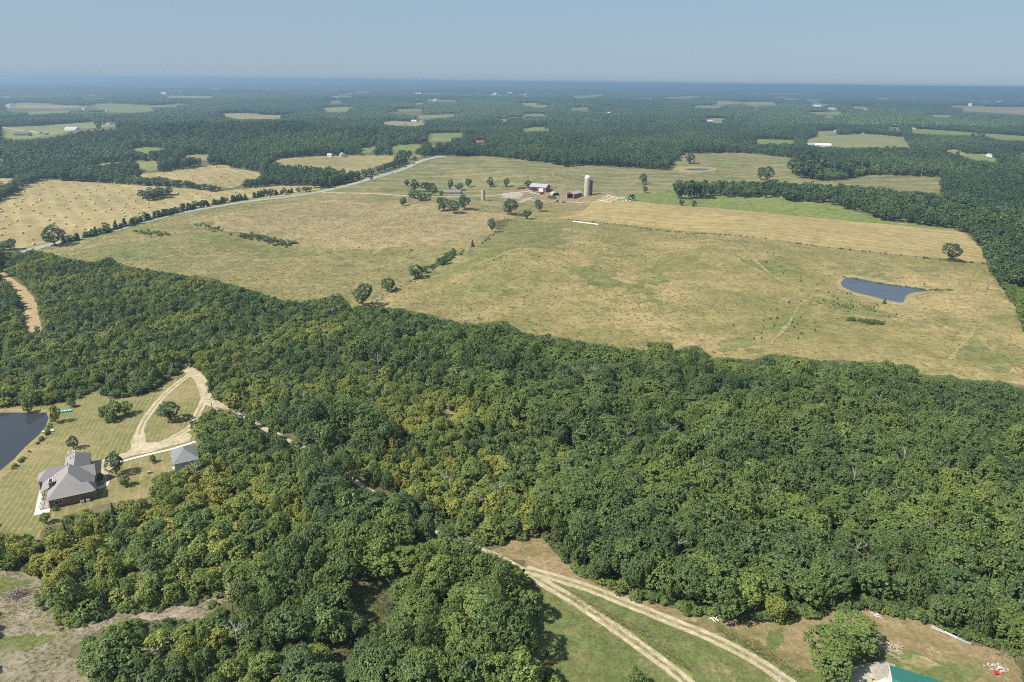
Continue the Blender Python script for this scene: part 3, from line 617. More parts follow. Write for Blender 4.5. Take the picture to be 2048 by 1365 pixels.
def bare_tree(seed, Ht, n=9):
    r = np.random.default_rng(seed); ch = [([(0, 0, -0.2), (0.1, 0, Ht * 0.5), (0.2, 0.1, Ht * 0.95)], [0.16, 0.11, 0.03])]
    for k in range(n):
        z = Ht * r.uniform(0.35, 0.8); a = r.uniform(0, 6.28); L = Ht * r.uniform(0.18, 0.38)
        p0 = np.array([0.1, 0.0, z]); p1 = p0 + L * 0.5 * np.array([math.cos(a), math.sin(a), 0.6]); p2 = p1 + L * 0.6 * np.array([math.cos(a + 0.3), math.sin(a + 0.3), 0.9])
        ch.append(([tuple(p0), tuple(p1), tuple(p2)], [0.08, 0.05, 0.015]))
        for q in range(2):
            a2 = a + r.normal() * 0.9; p3 = p1 + L * 0.45 * np.array([math.cos(a2), math.sin(a2), r.uniform(0.2, 0.9)]); ch.append(([tuple(p1), tuple(p3)], [0.035, 0.01]))
    return tubes(ch, 4)

TP = {}       # prototypes: name -> dict(mesh, crown, trunk, R, H)
def proto(name, cr, tk, R, Ht, leafm=None, barkm=None):
    leafm = leafm or LEAF; barkm = barkm or BARK; d = dict(R=R, H=Ht)
    if cr is not None: d['crown'] = quads_mesh(name + '_crown', [(*cr, leafm)])
    d['trunk'] = quads_mesh(name + '_trunk', [(*tk, barkm)])
    d['mesh'] = quads_mesh(name, ([(*cr, leafm)] if cr is not None else []) + [(*tk, barkm)])
    TP[name] = d
for k in range(6): proto('oak%d' % k, *broadleaf(20 + k, 4.0, 10.5, 1.3, 14 + k % 4, 400, 12, 0.31, 0.46), 4.0, 10.5)
proto('oak6', *broadleaf(36, 3.4, 11.5, 1.6, 22, 330, 13, 0.30, 0.52, 0.22), 3.4, 11.5); proto('oak7', *broadleaf(37, 4.4, 9.0, 1.2, 26, 430, 10, 0.30, 0.42, 0.12), 4.4, 9.0)
for k in range(4): proto('scrub%d' % k, *broadleaf(40 + k, 2.4, 5.2, 0.35, 9 + k, 190, 11, 0.26, 0.38, 0.1), 2.4, 5.2)
for k in range(2): proto('cedar%d' % k, *conifer(60 + k, 1.25, 5.0, 16, 15, 0.34), 1.25, 5.0, NEEDLE)
for k in range(3): proto('bush%d' % k, *broadleaf(70 + k, 2.0, 2.6, 0.15, 7, 80, 12, 0.28, 0.42, 0.05), 2.0, 2.6)
for k in range(2): proto('bare%d' % k, None, bare_tree(80 + k, 9.0), 2.5, 9.0, None, DEAD)
for k in range(5): proto('mid%d' % k, *broadleaf(90 + k, 4.0, 10.5, 0.8, 10 + k, 130, 7, 0.75, 0.65), 4.0, 10.5)
for k in range(2): proto('midcedar%d' % k, *conifer(100 + k, 1.3, 5.0, 9, 8, 0.6), 1.3, 5.0, NEEDLE)
def grove(seed, size, n):
    r = np.random.default_rng(seed); P, Nn, L = [], [], []
    g = int(math.sqrt(n)); s = size / g
    for i in range(g):
        for j in range(g):
            c = np.array([(i + 0.5) * s - size / 2 + r.normal() * s * 0.25, (j + 0.5) * s - size / 2 + r.normal() * s * 0.25, 0]); h = r.uniform(6, 14.5); R = r.uniform(3.4, 6.0); tl = r.uniform(0, 0.6)
            d = unit(r.normal(size=(60, 3)) + [0, -0.15, 0.5]); d[:, 2] = np.abs(d[:, 2]) - 0.15
            P.append(c + [0, 0, h * 0.62] + d * [R, R, h * 0.38]); Nn.append(unit(d + r.normal(size=d.shape) * 0.22)); L.append(np.clip(tl + r.uniform(0, 0.4, len(d)), 0, 1))
    P = np.vstack(P); Nn = np.vstack(Nn); L = np.concatenate(L)
    v, q, l = leaves(P, Nn, 2.6, L, r)
    return quads_mesh('grove', [(v, q, l, LEAF)])
GROVES = [grove(200 + k, 56, 49) for k in range(3)]

def blade_tuft(seed, n, Ht, sp):
    r = np.random.default_rng(seed); a = r.uniform(0, 6.28, n); c = np.stack([np.cos(a) * r.uniform(0, sp, n), np.sin(a) * r.uniform(0, sp, n), np.zeros(n)], -1)
    lean = np.stack([np.cos(a), np.sin(a), np.zeros(n)], -1) * Ht * 0.5; w = np.stack([-np.sin(a), np.cos(a), np.zeros(n)], -1) * Ht * 0.16
    h = (Ht * r.uniform(0.5, 1.1, n))[:, None] * np.array([0, 0, 1])
    v = np.stack([c - w, c + w, c + w * 0.6 + lean + h, c - w * 0.6 + lean + h], 1).reshape(-1, 3)
    return quads_mesh('tuft', [(v, np.arange(4 * n).reshape(-1, 4), np.repeat(r.uniform(0, 1, n), 4), BLADE)])
TUFTS = [blade_tuft(300 + k, 14, 0.32, 0.5) for k in range(3)]

def scatter(name, meshes, pts, scl, rot, var, tint, label, cat):
    """one object of uncountable growth: geometry nodes put a copy of meshes[var] on every point"""
    coll = bpy.data.collections.new(name + '_kinds')
    for k, me in enumerate(meshes): coll.objects.link(bpy.data.objects.new('%s_k%02d' % (name, k), me))
    me = bpy.data.meshes.new(name); me.vertices.add(len(pts)); me.vertices.foreach_set('co', np.asarray(pts, np.float32).ravel())
    for an, ty, dat, f in (('scl', 'FLOAT_VECTOR', scl, 'vector'), ('rot', 'FLOAT', rot, 'value'), ('kind_index', 'INT', var, 'value'), ('tint', 'FLOAT', tint, 'value')):
        a = me.attributes.new(an, ty, 'POINT'); a.data.foreach_set(f, np.asarray(dat, np.int32 if ty == 'INT' else np.float32).ravel())
    o = put(bpy.data.objects.new(name, me), label, cat, kind='stuff')
    ng = bpy.data.node_groups.new(name, 'GeometryNodeTree')
    ng.interface.new_socket('Geometry', in_out='INPUT', socket_type='NodeSocketGeometry'); ng.interface.new_socket('Geometry', in_out='OUTPUT', socket_type='NodeSocketGeometry')
    n = ng.nodes; gi = n.new('NodeGroupInput'); go = n.new('NodeGroupOutput'); iop = n.new('GeometryNodeInstanceOnPoints'); ci = n.new('GeometryNodeCollectionInfo')
    ci.inputs['Collection'].default_value = coll; ci.inputs['Separate Children'].default_value = True; ci.inputs['Reset Children'].default_value = True
    iop.inputs['Pick Instance'].default_value = True
    def att(nm, ty):
        q = n.new('GeometryNodeInputNamedAttribute'); q.data_type = ty; q.inputs['Name'].default_value = nm; return q.outputs[0]
    cx = n.new('ShaderNodeCombineXYZ'); ng.links.new(att('rot', 'FLOAT'), cx.inputs[2])
    ng.links.new(gi.outputs[0], iop.inputs['Points']); ng.links.new(ci.outputs[0], iop.inputs['Instance']); ng.links.new(att('kind_index', 'INT'), iop.inputs['Instance Index'])
    ng.links.new(cx.outputs[0], iop.inputs['Rotation']); ng.links.new(att('scl', 'FLOAT_VECTOR'), iop.inputs['Scale']); ng.links.new(iop.outputs[0], go.inputs[0])
    o.modifiers.new('scatter', 'NODES').node_group = ng
    return o

def tree(name, pr, x, y, R, Ht, tint, label, cat, group=None, rot=None, z=None):
    d = TP[pr]; t = thing(name, label, cat, x, y, rng.uniform(0, 6.28) if rot is None else rot, group, z)
    t.scale = (R / d['R'], R / d['R'], Ht / d['H'])
    for part in ('trunk', 'crown'):
        if part in d: o = share(part if part == 'trunk' or d.get('crown') else 'branches', d[part], t, (0, 0, 0)); o['tint'] = tint
    return t
def pxtree(px, ytop, ybase, wpx, pr, tint, label, name='field_tree', cat='tree', group=None):
    """a lone tree: base pixel gives its place, the picture height and width its size"""
    x, y = G1(px, ybase); z = float(hz(x, y)); c = PX(x, y, z)[2]
    R = max(0.5, wpx / 2 * c / F_PX); dn = math.atan2(CAM_H - z, math.hypot(x, y))
    Ht = max(0.8, ((ybase - ytop) * c / F_PX - R * math.sin(dn)) / math.cos(dn)); Ht = max(Ht * 1.2, R * 1.1); R *= 0.93
    return tree(name, pr, x, y, R, Ht, tint, label, cat, group)

def is_open(px, py):
    m = np.zeros(np.shape(px), bool)
    for P in OPEN:
        q = np.array(P); lo = q.min(0); hi = q.max(0); k = (px >= lo[0]) & (px <= hi[0]) & (py >= lo[1]) & (py <= hi[1])
        if k.any(): m[k] |= inpoly(px[k], py[k], P)
    return m
def near_line(x, y, pts, d):
    ln = pxline(pts, 2.0); m = np.zeros(len(x), bool)
    for q in ln: m |= (x - q[0]) ** 2 + (y - q[1]) ** 2 < d * d
    return m
def jgrid(x0, x1, y0, y1, s, seed):
    r = np.random.default_rng(seed); a, b = np.meshgrid(np.arange(x0, x1, s), np.arange(y0, y1, s), indexing='ij')
    a = a + (np.round(b / s) % 2) * s * 0.5
    return (a + r.uniform(-0.36, 0.36, a.shape) * s).ravel(), (b + r.uniform(-0.36, 0.36, b.shape) * s).ravel()
def in_view(x, y, z, h, mx=60, my=60):
    px, py, c = PX(x, y, z); px2, py2, _ = PX(x, y, z + h)
    return (px > -mx) & (px < 2048 + mx) & (py2 < 1365 + my) & (py > 100)

OAKZ = [[(905, 640), (1500, 690), (2140, 740), (2140, 1500), (1330, 1300), (1068, 1080), (1062, 1035), (1170, 920), (1000, 830), (830, 760), (700, 720)],
        [(600, 930), (700, 960), (830, 1040), (950, 1095), (1060, 1130), (1100, 1300), (1050, 1440), (700, 1440), (440, 1250), (560, 1150), (640, 1080)],
        [(560, 850), (640, 830), (760, 860), (820, 930), (700, 930), (600, 880)]]
YELZ = [[(560, 930), (640, 1080), (540, 1160), (440, 1270), (150, 1330), (150, 1440), (760, 1440), (640, 1300), (420, 1240), (100, 1200), (0, 1060), (120, 1040), (300, 990), (330, 930)],
        [(620, 860), (760, 890), (960, 920), (1060, 960), (1050, 1060), (900, 1040), (700, 930)], [(960, 1090), (1100, 1180), (1100, 1440), (930, 1440), (980, 1300)]]
def zone(px, py):
    z = np.zeros(len(px), int)
    for P in YELZ: z[inpoly(px, py, P)] = 2
    for P in OAKZ: z[inpoly(px, py, P) & (z == 0)] = 1
    oak2 = inpoly(px, py, OAKZ[1]); z[oak2 & (z == 2) & (smooth_noise(px / 40, py / 30, 5) > -0.2)] = 1
    return z

trees = []      # near woodland: x, y, R, H, proto index, tint, px, py
NEAR = ['oak%d' % k for k in range(8)] + ['scrub%d' % k for k in range(4)] + ['cedar%d' % k for k in range(2)] + ['bush%d' % k for k in range(3)] + ['bare%d' % k for k in range(2)]
NI = {n: i for i, n in enumerate(NEAR)}
def near_wood(zid, s, Rr, Hr, kinds, wts, tint0, seed, tamp=0.22):
    x, y = jgrid(-420, 420, 70, 470, s, seed); z = hz(x, y); r = np.random.default_rng(seed + 1); n = len(x)
    Rv = r.uniform(*Rr, n) * (1 + 0.12 * smooth_noise(x / 9, y / 9, seed)); Hv = r.uniform(*Hr, n) * (1 + 0.10 * smooth_noise(x / 14, y / 14, seed + 3))
    px, py, c = PX(x, y, z); tx, ty, _ = PX(x, y, z + Hv * 0.9); ex, ey, _ = PX(x, y, z + Hv * 0.45)
    rp = Rv * F_PX / c
    k = (zone(px, py - 4) == zid) & in_view(x, y, z, Hv, 90, 140) & (py > 480)
    k &= ~is_open(px, py) & ~is_open(tx, ty) & ~is_open(ex + rp * 0.35, ey) & ~is_open(ex - rp * 0.35, ey) & ~is_open(ex, ey)
    k &= ~near_line(x, y, LANE_W, 4.5) & ~near_line(x, y, LANE_P, 2.4)
    idx = np.nonzero(k)[0]
    kk = r.choice(len(kinds), n, p=np.array(wts) / sum(wts))
    t = tint0 + tamp * 0.8 * smooth_noise(x / 11, y / 11, seed + 7) + r.normal(size=n) * tamp * 0.6
    for i in idx:
        nm = kinds[kk[i]]; R_, H_ = Rv[i], Hv[i]
        if nm.startswith('cedar'): R_, H_ = R_ * 0.55, H_ * 0.95
        if nm.startswith('bare'): R_, H_ = 2.2, min(H_ * 1.02, 9)
        if nm.startswith('bush'): H_ = R_ * 1.15
        trees.append((x[i], y[i], R_, H_, NI[nm], float(np.clip(t[i], 0.0, 1.0)), px[i], py[i]))
oaks = ['oak%d' % k for k in range(8)]; scr = ['scrub%d' % k for k in range(4)]; ced = ['cedar0', 'cedar1']; bus = ['bush0', 'bush1', 'bush2']; bar = ['bare0', 'bare1']
near_wood(1, 4.4, (2.2, 4.4), (7.0, 12.5), oaks + scr + bar, [1] * 6 + [2.2] * 2 + [0.3] * 4 + [0.05] * 2, 0.43, 31, 0.16)
near_wood(0, 3.0, (1.4, 2.8), (3.2, 6.6), scr + ced + bus + oaks[:2] + bar, [1] * 4 + [0.45] * 2 + [0.3] * 3 + [0.35] * 2 + [0.04] * 2, 0.54, 41)
near_wood(2, 3.2, (1.5, 3.0), (3.6, 7.2), scr + ced + bus + oaks[2:4] + bar, [1] * 4 + [0.3] * 2 + [0.35] * 3 + [0.4] * 2 + [0.05] * 2, 0.66, 51, 0.3)
trees = [t for t in trees if not (1600 < t[6] < 1800 and 1215 < t[7] < 1420)]
trees.sort(key=lambda t: math.hypot(t[0], t[1]))

REGION = [('the oak wood above the tracks', [(1060, 900), (2140, 900), (2140, 1500), (1060, 1250)]),
          ('the clump left of the tracks', [(760, 1040), (1110, 1040), (1150, 1500), (720, 1500), (770, 1250)]),
          ('the scrub beside the cleared ground', [(-60, 1040), (460, 1040), (460, 1500), (-60, 1500)]),
          ('the thicket below the house', [(-60, 900), (560, 900), (560, 1060), (-60, 1060)])]
def words(t):
    k = NEAR[t[4]]; R_ = t[2]
    shade = 'dark green' if t[5] < 0.33 else 'olive green' if t[5] < 0.58 else 'yellow green'
    if k.startswith('oak'): return ('broadleaf_tree', 'tree', ('wide ' if R_ > 3.9 else 'round ') + shade + ' tree')
    if k.startswith('scrub'): return ('young_tree', 'tree', ('bushy ' if R_ > 2.5 else 'small ') + shade + ' young tree')
    if k.startswith('cedar'): return ('cedar_tree', 'cedar', 'pointed ' + shade + ' cedar')
    if k.startswith('bush'): return ('bush', 'bush', 'low ' + shade + ' bush')
    return ('dead_tree', 'dead tree', 'leafless grey dead tree')
N_SINGLE = 270
single = [t for t in trees if in_view(np.array([t[0]]), np.array([t[1]]), np.array([0.0]), t[3], 10, -10)[0]][:N_SINGLE]
sid = {id(t) for t in single}
for t in single:
    nm, cat, w = words(t); reg = 'the wood around the middle clearing'
    for rn, P in REGION:
        if inpoly(np.array([t[6]]), np.array([t[7]]), P)[0]: reg = rn; break
    tree(nm, NEAR[t[4]], t[0], t[1], t[2], t[3], t[5], '%s in %s' % (w, reg), cat, '%ss in %s' % (w, reg))
rest = [t for t in trees if id(t) not in sid]
def scatter_trees(name, lst, label, cat):
    a = np.array([[q for q in t] for t in lst], float); d = [TP[n] for n in NEAR]; ki = a[:, 4].astype(int)
    R0 = np.array([q['R'] for q in d])[ki]; H0_ = np.array([q['H'] for q in d])[ki]
    scatter(name, [q['mesh'] for q in d], np.stack([a[:, 0], a[:, 1], hz(a[:, 0], a[:, 1])], -1), np.stack([a[:, 2] / R0, a[:, 2] / R0, a[:, 3] / H0_], -1), rng.uniform(0, 6.28, len(a)), ki, a[:, 5], label, cat)
def fill_bushes():
    x, y = jgrid(-420, 420, 70, 430, 2.1, 61); z = hz(x, y); r = np.random.default_rng(62); n = len(x); Rv = r.uniform(0.9, 1.9, n); Hv = Rv * r.uniform(1.0, 1.5, n)
    px, py, c = PX(x, y, z); k = in_view(x, y, z, Hv, 60, 60) & (py > 490); x, y, z, Rv, Hv, px, py = [q[k] for q in (x, y, z, Rv, Hv, px, py)]
    tx, ty, _ = PX(x, y, z + Hv); k = ~is_open(px, py) & ~is_open(tx, ty) & ~near_line(x, y, LANE_W, 4.0) & ~near_line(x, y, LANE_P, 2.0)
    T = np.array([t[:3] for t in trees]); cell = {}
    for i, t in enumerate(T): cell.setdefault((int(t[0] // 6), int(t[1] // 6)), []).append(i)
    zz = zone(px, py)
    for i in np.nonzero(k)[0]:
        a, b = int(x[i] // 6), int(y[i] // 6); ok = True
        for u in (-1, 0, 1):
            for v in (-1, 0, 1):
                for q in cell.get((a + u, b + v), ()):
                    if (T[q, 0] - x[i]) ** 2 + (T[q, 1] - y[i]) ** 2 < (T[q, 2] * 0.75) ** 2: ok = False; break
        if ok: rest.append((x[i], y[i], Rv[i], Hv[i], NI['bush%d' % (i % 3)], float(np.clip((0.45, 0.4, 0.62)[zz[i]] + r.normal() * 0.15, 0, 1)), px[i], py[i]))
fill_bushes()
scatter_trees('oak_woodland', [t for t in rest if NEAR[t[4]].startswith('oak')], 'dense dark green oak canopy of the wood below the tan pasture', 'woodland')
scatter_trees('scrub_woodland', [t for t in rest if not NEAR[t[4]].startswith('oak')], 'mixed young trees, cedars and bushes of the scrub left of the oak wood', 'scrub')

# middle distance: woods and tree belts behind the pastures
def mid_wood():
    X, Y, R_, H_, T = [], [], [], [], []
    x, y = jgrid(-1500, 1700, 380, 2000, 7.0, 77); z = hz(x, y); r = np.random.default_rng(78); n = len(x)
    Hv = r.uniform(7.0, 14, n); Rv = Hv * r.uniform(0.28, 0.42, n)
    px, py, c = PX(x, y, z); k = in_view(x, y, z, Hv, 120, 0)
    x, y, z, Hv, Rv, px, py, c = [q[k] for q in (x, y, z, Hv, Rv, px, py, c)]
    belt = inpoly(px, py, [(-50, 470), (70, 500), (640, 390), (520, 345), (-50, 330)]); Hv[belt] *= 0.75
    tf = np.where(py > 300, 0.55, 1.0); tx, ty, _ = PX(x, y, z + Hv * tf); ux, uy, _ = PX(x, y, z + Hv * 0.5)
    nearz = (py > 480) & ~inpoly(px, py, [(1900, 440), (2140, 440), (2140, 760), (2048, 668), (1985, 560)]) & ~inpoly(px, py, [(-60, 480), (30, 480), (-10, 560), (-60, 560)])
    k = ~is_open(px, py) & ~is_open(tx, ty) & ~is_open(ux, uy) & ~nearz & ~near_line(x, y, ROAD, 11)
    return [q[k] for q in (x, y, z, Rv, Hv, px, py)]
mx, my, mz, mR, mH, mpx, mpy = mid_wood()
r_ = np.random.default_rng(5); n_ = len(mx)
mt = np.clip(0.22 + 0.13 * smooth_noise(mx / 45, my / 70, 9) + 0.07 * smooth_noise(mx / 14, my / 18, 19) + r_.normal(size=n_) * 0.07, 0, 1); mH = mH * (1 + 0.16 * smooth_noise(mx / 38, my / 50, 29))
print('near', len(trees), 'mid', n_)
scatter('distant_woods', [TP['mid%d' % k]['mesh'] for k in range(5)], np.stack([mx, my, mz], -1), np.stack([mR / 4, mR / 4, mH / 10.5], -1), r_.uniform(0, 6.28, n_), r_.integers(0, 5, n_), mt, 'dark green woods and tree belts around and behind the farm', 'woodland')
def far_wood():
    xs, ys = [], []
    for y0, y1, s in ((1960, 5000, 44), (5000, 14000, 62)):
        x, y = jgrid(-y1 * 0.82, y1 * 0.82, y0, y1, s, int(y0)); xs.append(x); ys.append(y)
    x = np.concatenate(xs); y = np.concatenate(ys); z = hz(x, y)
    px, py, c = PX(x, y, z); tx, ty, _ = PX(x, y - 28, z + 14); mx2, my2, _ = PX(x, y - 20, z + 8); lx, _, _ = PX(x - 22, y, z); hx, _, _ = PX(x + 22, y, z); bx, by, _ = PX(x, y - 25, z); ux, uy, _ = PX(x, y + 25, z + 13)
    k = in_view(x, y, z, 10, 60, 0)
    for a, b in ((px, py), (tx, ty), (mx2, my2), (lx, py), (hx, py), (bx, by), (ux, uy)): k &= ~is_open(a, b)
    gaps = smooth_noise(x / 230, y / 150, 21) + smooth_noise(x / 70, y / 60, 22) * 0.5
    k &= ~((gaps > 1.75) & (y > 2600))
    return x[k], y[k], z[k]
fx, fy, fz = far_wood(); n_ = len(fx); print('far', n_)
fs = r_.uniform(0.85, 1.15, n_)
scatter('horizon_woods', GROVES, np.stack([fx, fy, fz], -1), np.stack([np.where(fy > 5000, 1.25, 1) * fs, np.where(fy > 5000, 1.25, 1) * fs, (1 + 0.25 * smooth_noise(fx / 190, fy / 240, 49)).clip(0.45, 1.5)], -1), r_.integers(0, 4, n_) * 1.5708 + r_.normal(size=n_) * 0.1, r_.integers(0, 3, n_), np.clip(0.24 + 0.16 * smooth_noise(fx / 260, fy / 420, 39) + r_.normal(size=n_) * 0.06, 0, 1), 'wooded plain fading into blue haze below the horizon', 'woodland')

# tufts in the pastures
def tufts():
    r = np.random.default_rng(91); x = r.uniform(-380, 330, 65000); y = r.uniform(235, 720, 65000) ; z = hz(x, y); px, py, c = PX(x, y, z)
    k = inpoly(px, py, MAIN) & ~inpoly(px, py, STRIP_HAY) & ~inpoly(px, py, PONDE_BANK) & ~inpoly(px, py, FARM); k[k] &= r.uniform(size=k.sum()) < np.clip(1.2 - (y[k] - 250) / 600, 0.3, 1)
    x, y, z, px, py = [q[k] for q in (x, y, z, px, py)]
    t = np.clip(0.55 + 0.16 * smooth_noise(x / 13, y / 13, 92) + 0.12 * smooth_noise(x / 40, y / 40, 93) + r.normal(size=len(x)) * 0.2, 0, 1); return x, y, z, t
gx, gy, gz, gt = tufts(); n_ = len(gx); gs = r_.uniform(0.6, 1.7, n_)
scatter('pasture_grass', TUFTS, np.stack([gx, gy, gz + 0.02], -1), np.stack([gs, gs, gs], -1), r_.uniform(0, 6.28, n_), r_.integers(0, 3, n_), gt, 'dry tufted grass growing over the tan pastures', 'grass')

def rough_grass():
    r = np.random.default_rng(191); X, Y, Z, T, Sz = [], [], [], [], []
    for poly, n, tint, s0, s1 in ((CLEAR_W, 6000, 0.72, 0.25, 0.7), (CLEAR_C, 2500, 0.2, 0.5, 1.2), (CLEAR_D, 800, 0.3, 0.5, 1.1), (TRACKS, 13000, 0.3, 0.2, 0.55), (LAWN, 2500, 0.6, 0.15, 0.3)):
        q = np.array(poly); w = G(q[:, 0], q[:, 1]); lo, hi = w.min(0), w.max(0)
        x = r.uniform(lo[0], hi[0], n * 2); y = r.uniform(lo[1], hi[1], n * 2); k = inpoly(x, y, w); x, y = x[k], y[k]; px, py, _ = PX(x, y, hz(x, y))
        bad = np.zeros(len(x), bool)
        for ln in ([(1046, 1140), (1080, 1162), (1150, 1203), (1220, 1250), (1290, 1300), (1350, 1345), (1400, 1390)], [(1052, 1140), (1100, 1153), (1180, 1178), (1260, 1210), (1340, 1242), (1420, 1275), (1500, 1315), (1570, 1360), (1610, 1390)]): bad |= near_line(x, y, ln, 2.0)
        for P in (PONDW_BANK, [(60, 890), (200, 890), (215, 1040), (60, 1050)], [(190, 900), (400, 820), (420, 940), (230, 960)], [(1680, 1330), (1960, 1330), (1960, 1420), (1660, 1420)]): bad |= inpoly(px, py, P)
        dry = inpoly(px, py, DRY) | inpoly(px, py, DRY_E); bad |= r.uniform(size=len(x)) < np.clip(0.35 + 0.4 * smooth_noise(x / 3, y / 3, 7), 0, 0.9)
        x, y, dry = x[~bad], y[~bad], dry[~bad]; X.append(x); Y.append(y); Sz.append(r.uniform(s0, s1, len(x))); T.append(np.clip(np.where(dry, 0.7, tint) + 0.12 * smooth_noise(x / 4, y / 4, 8) + r.normal(size=len(x)) * 0.12, 0, 1))
    X, Y, T, Sz = map(np.concatenate, (X, Y, T, Sz)); n = len(X)
    scatter('rough_grass', TUFTS, np.stack([X, Y, hz(X, Y) + 0.02], -1), np.stack([Sz, Sz, Sz], -1), r.uniform(0, 6.28, n), r.integers(0, 3, n), T, 'short rough grass and weeds on the clearings and beside the tracks', 'grass')
rough_grass()
# ------------------------------------------------------------------ materials for things
plain_mat('shingle', (0.235, 0.215, 0.21), 0.9, 0.16, 2.5, spec=0.2, bump=0.3)
plain_mat('grey_shingle', (0.175, 0.182, 0.178), 0.9, 0.18, 2.5, spec=0.2, bump=0.3)
plain_mat('dark_roof', (0.10, 0.10, 0.105), 0.85, 0.15)
plain_mat('red_roof', (0.25, 0.09, 0.06), 0.8, 0.2)
plain_mat('white_paint', (0.78, 0.77, 0.73), 0.6, 0.06)
plain_mat('cream_wall', (0.60, 0.54, 0.42), 0.8, 0.1)
plain_mat('blue_siding', (0.42, 0.47, 0.49), 0.7, 0.06)
plain_mat('window_glass', (0.03, 0.035, 0.04), 0.12, 0.05, spec=0.6)
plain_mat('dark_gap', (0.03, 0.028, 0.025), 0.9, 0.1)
plain_mat('timber', (0.36, 0.27, 0.18), 0.85, 0.25)
plain_mat('pale_timber', (0.52, 0.45, 0.34), 0.85, 0.25)
plain_mat('grey_timber', (0.30, 0.28, 0.25), 0.9, 0.25)
plain_mat('galvanised', (0.52, 0.54, 0.56), 0.4, 0.1, 0.6, 0.5)
plain_mat('dark_steel', (0.05, 0.05, 0.05), 0.5, 0.1)
plain_mat('rubber', (0.025, 0.025, 0.025), 0.85, 0.1)
plain_mat('black_plastic', (0.02, 0.02, 0.022), 0.4, 0.05)
plain_mat('turquoise_plastic', (0.03, 0.42, 0.50), 0.35, 0.05)
plain_mat('yellow_paint', (0.75, 0.44, 0.03), 0.4, 0.08)
plain_mat('green_paint', (0.04, 0.16, 0.05), 0.4, 0.08)
plain_mat('red_paint', (0.42, 0.03, 0.025), 0.4, 0.08)
plain_mat('blue_paint', (0.03, 0.09, 0.35), 0.4, 0.08)
plain_mat('silver_paint', (0.50, 0.51, 0.53), 0.3, 0.04, metal=0.5)
plain_mat('charcoal_paint', (0.035, 0.037, 0.04), 0.3, 0.04)
plain_mat('silo_stave', (0.44, 0.37, 0.29), 0.9, 0.16, 0.6, streak=((0.30, 0.24, 0.18), 0.5))
plain_mat('dark_silo', (0.075, 0.085, 0.10), 0.6, 0.15, 0.6, spec=0.3)
plain_mat('straw', (0.50, 0.40, 0.21), 0.95, 0.2, 3.0, spec=0.1)
plain_mat('white_wrap', (0.60, 0.60, 0.58), 0.35, 0.06)
plain_mat('sand', (0.52, 0.42, 0.23), 0.95, 0.15)
plain_mat('rubble', (0.55, 0.52, 0.48), 0.9, 0.2)
plain_mat('red_tarp', (0.45, 0.02, 0.03), 0.5, 0.1)
plain_mat('brush_wood', (0.13, 0.095, 0.07), 0.9, 0.3)
rib_mat('metal_roof', (0.40, 0.42, 0.44), 'Y', 0.9, 0.45, 0.3)
rib_mat('green_metal', (0.032, 0.15, 0.125), 'X', 0.6, 0.5, 0.05)
rib_mat('red_metal', (0.26, 0.045, 0.04), 'Y', 0.7, 0.6, 0.0)
rib_mat('white_metal', (0.70, 0.70, 0.68), 'Y', 0.5, 0.5, 0.1)
def brick_mat():
    m, t, b = nmat('brick'); co = N(t, 'ShaderNodeTexCoord').outputs['Object']
    n1 = noise(t, co, 6.0, 4, 0.7); n2 = noise(t, co, 0.9, 3)
    c = ramp(t, n1, [(0.3, (0.13, 0.07, 0.055)), (0.55, (0.21, 0.115, 0.09)), (0.75, (0.30, 0.20, 0.17))])
    t.links.new(mixc(t, maprange(t, n2, 0.4, 0.7, 0, 0.4), c, (0.16, 0.10, 0.085)), b.inputs['Base Color']); b.inputs['Roughness'].default_value = 0.9
brick_mat()

def hip_roof(x0, x1, y0, y1, z, ridge, rz, th=0.18):
    """ridge = ((x,y),(x,y)); four slopes with a fascia of thickness th"""
    (ax, ay), (bx, by) = ridge; m = MB()
    v = [(x0, y0, z), (x1, y0, z), (x1, y1, z), (x0, y1, z), (ax, ay, rz), (bx, by, rz), (x0, y0, z - th), (x1, y0, z - th), (x1, y1, z - th), (x0, y1, z - th)]
    if abs(ax - bx) < 1e-6: f = [(0, 1, 4), (1, 2, 5, 4), (2, 3, 5), (3, 0, 4, 5)]
    else: f = [(0, 1, 5, 4), (1, 2, 5), (2, 3, 4, 5), (3, 0, 4)]
    f += [(6, 7, 1, 0), (7, 8, 2, 1), (8, 9, 3, 2), (9, 6, 0, 3), (9, 8, 7, 6)]
    return m.add(v, f)
def window(parent, x, y, z, w, h, face, depth=0.06):
    """face: 'x-','x+','y-','y+': which way it looks; frame with a pane set in it"""
    fr = MB(); gl = MB(); t = 0.07; s = -1 if face[1] == '-' else 1
    def bx(m, a0, a1, z0, z1, d0, d1):
        if face[0] == 'y': m.box(x + a0, x + a1, min(y + s * d0, y + s * d1), max(y + s * d0, y + s * d1), z0, z1)
        else: m.box(min(x + s * d0, x + s * d1), max(x + s * d0, x + s * d1), y + a0, y + a1, z0, z1)
    for a0, a1, z0, z1 in ((-w / 2, w / 2, z, z + t), (-w / 2, w / 2, z + h - t, z + h), (-w / 2, -w / 2 + t, z + t, z + h - t), (w / 2 - t, w / 2, z + t, z + h - t), (-t / 2, t / 2, z + t, z + h - t)):
        bx(fr, a0, a1, z0, z1, -0.02, depth)
    o = fr.build('window', 'white_paint', parent)
    bx(gl, -w / 2 + t, w / 2 - t, z + t, z + h - t, -0.02, depth * 0.4); gl.build('pane', 'window_glass', o)
    return o

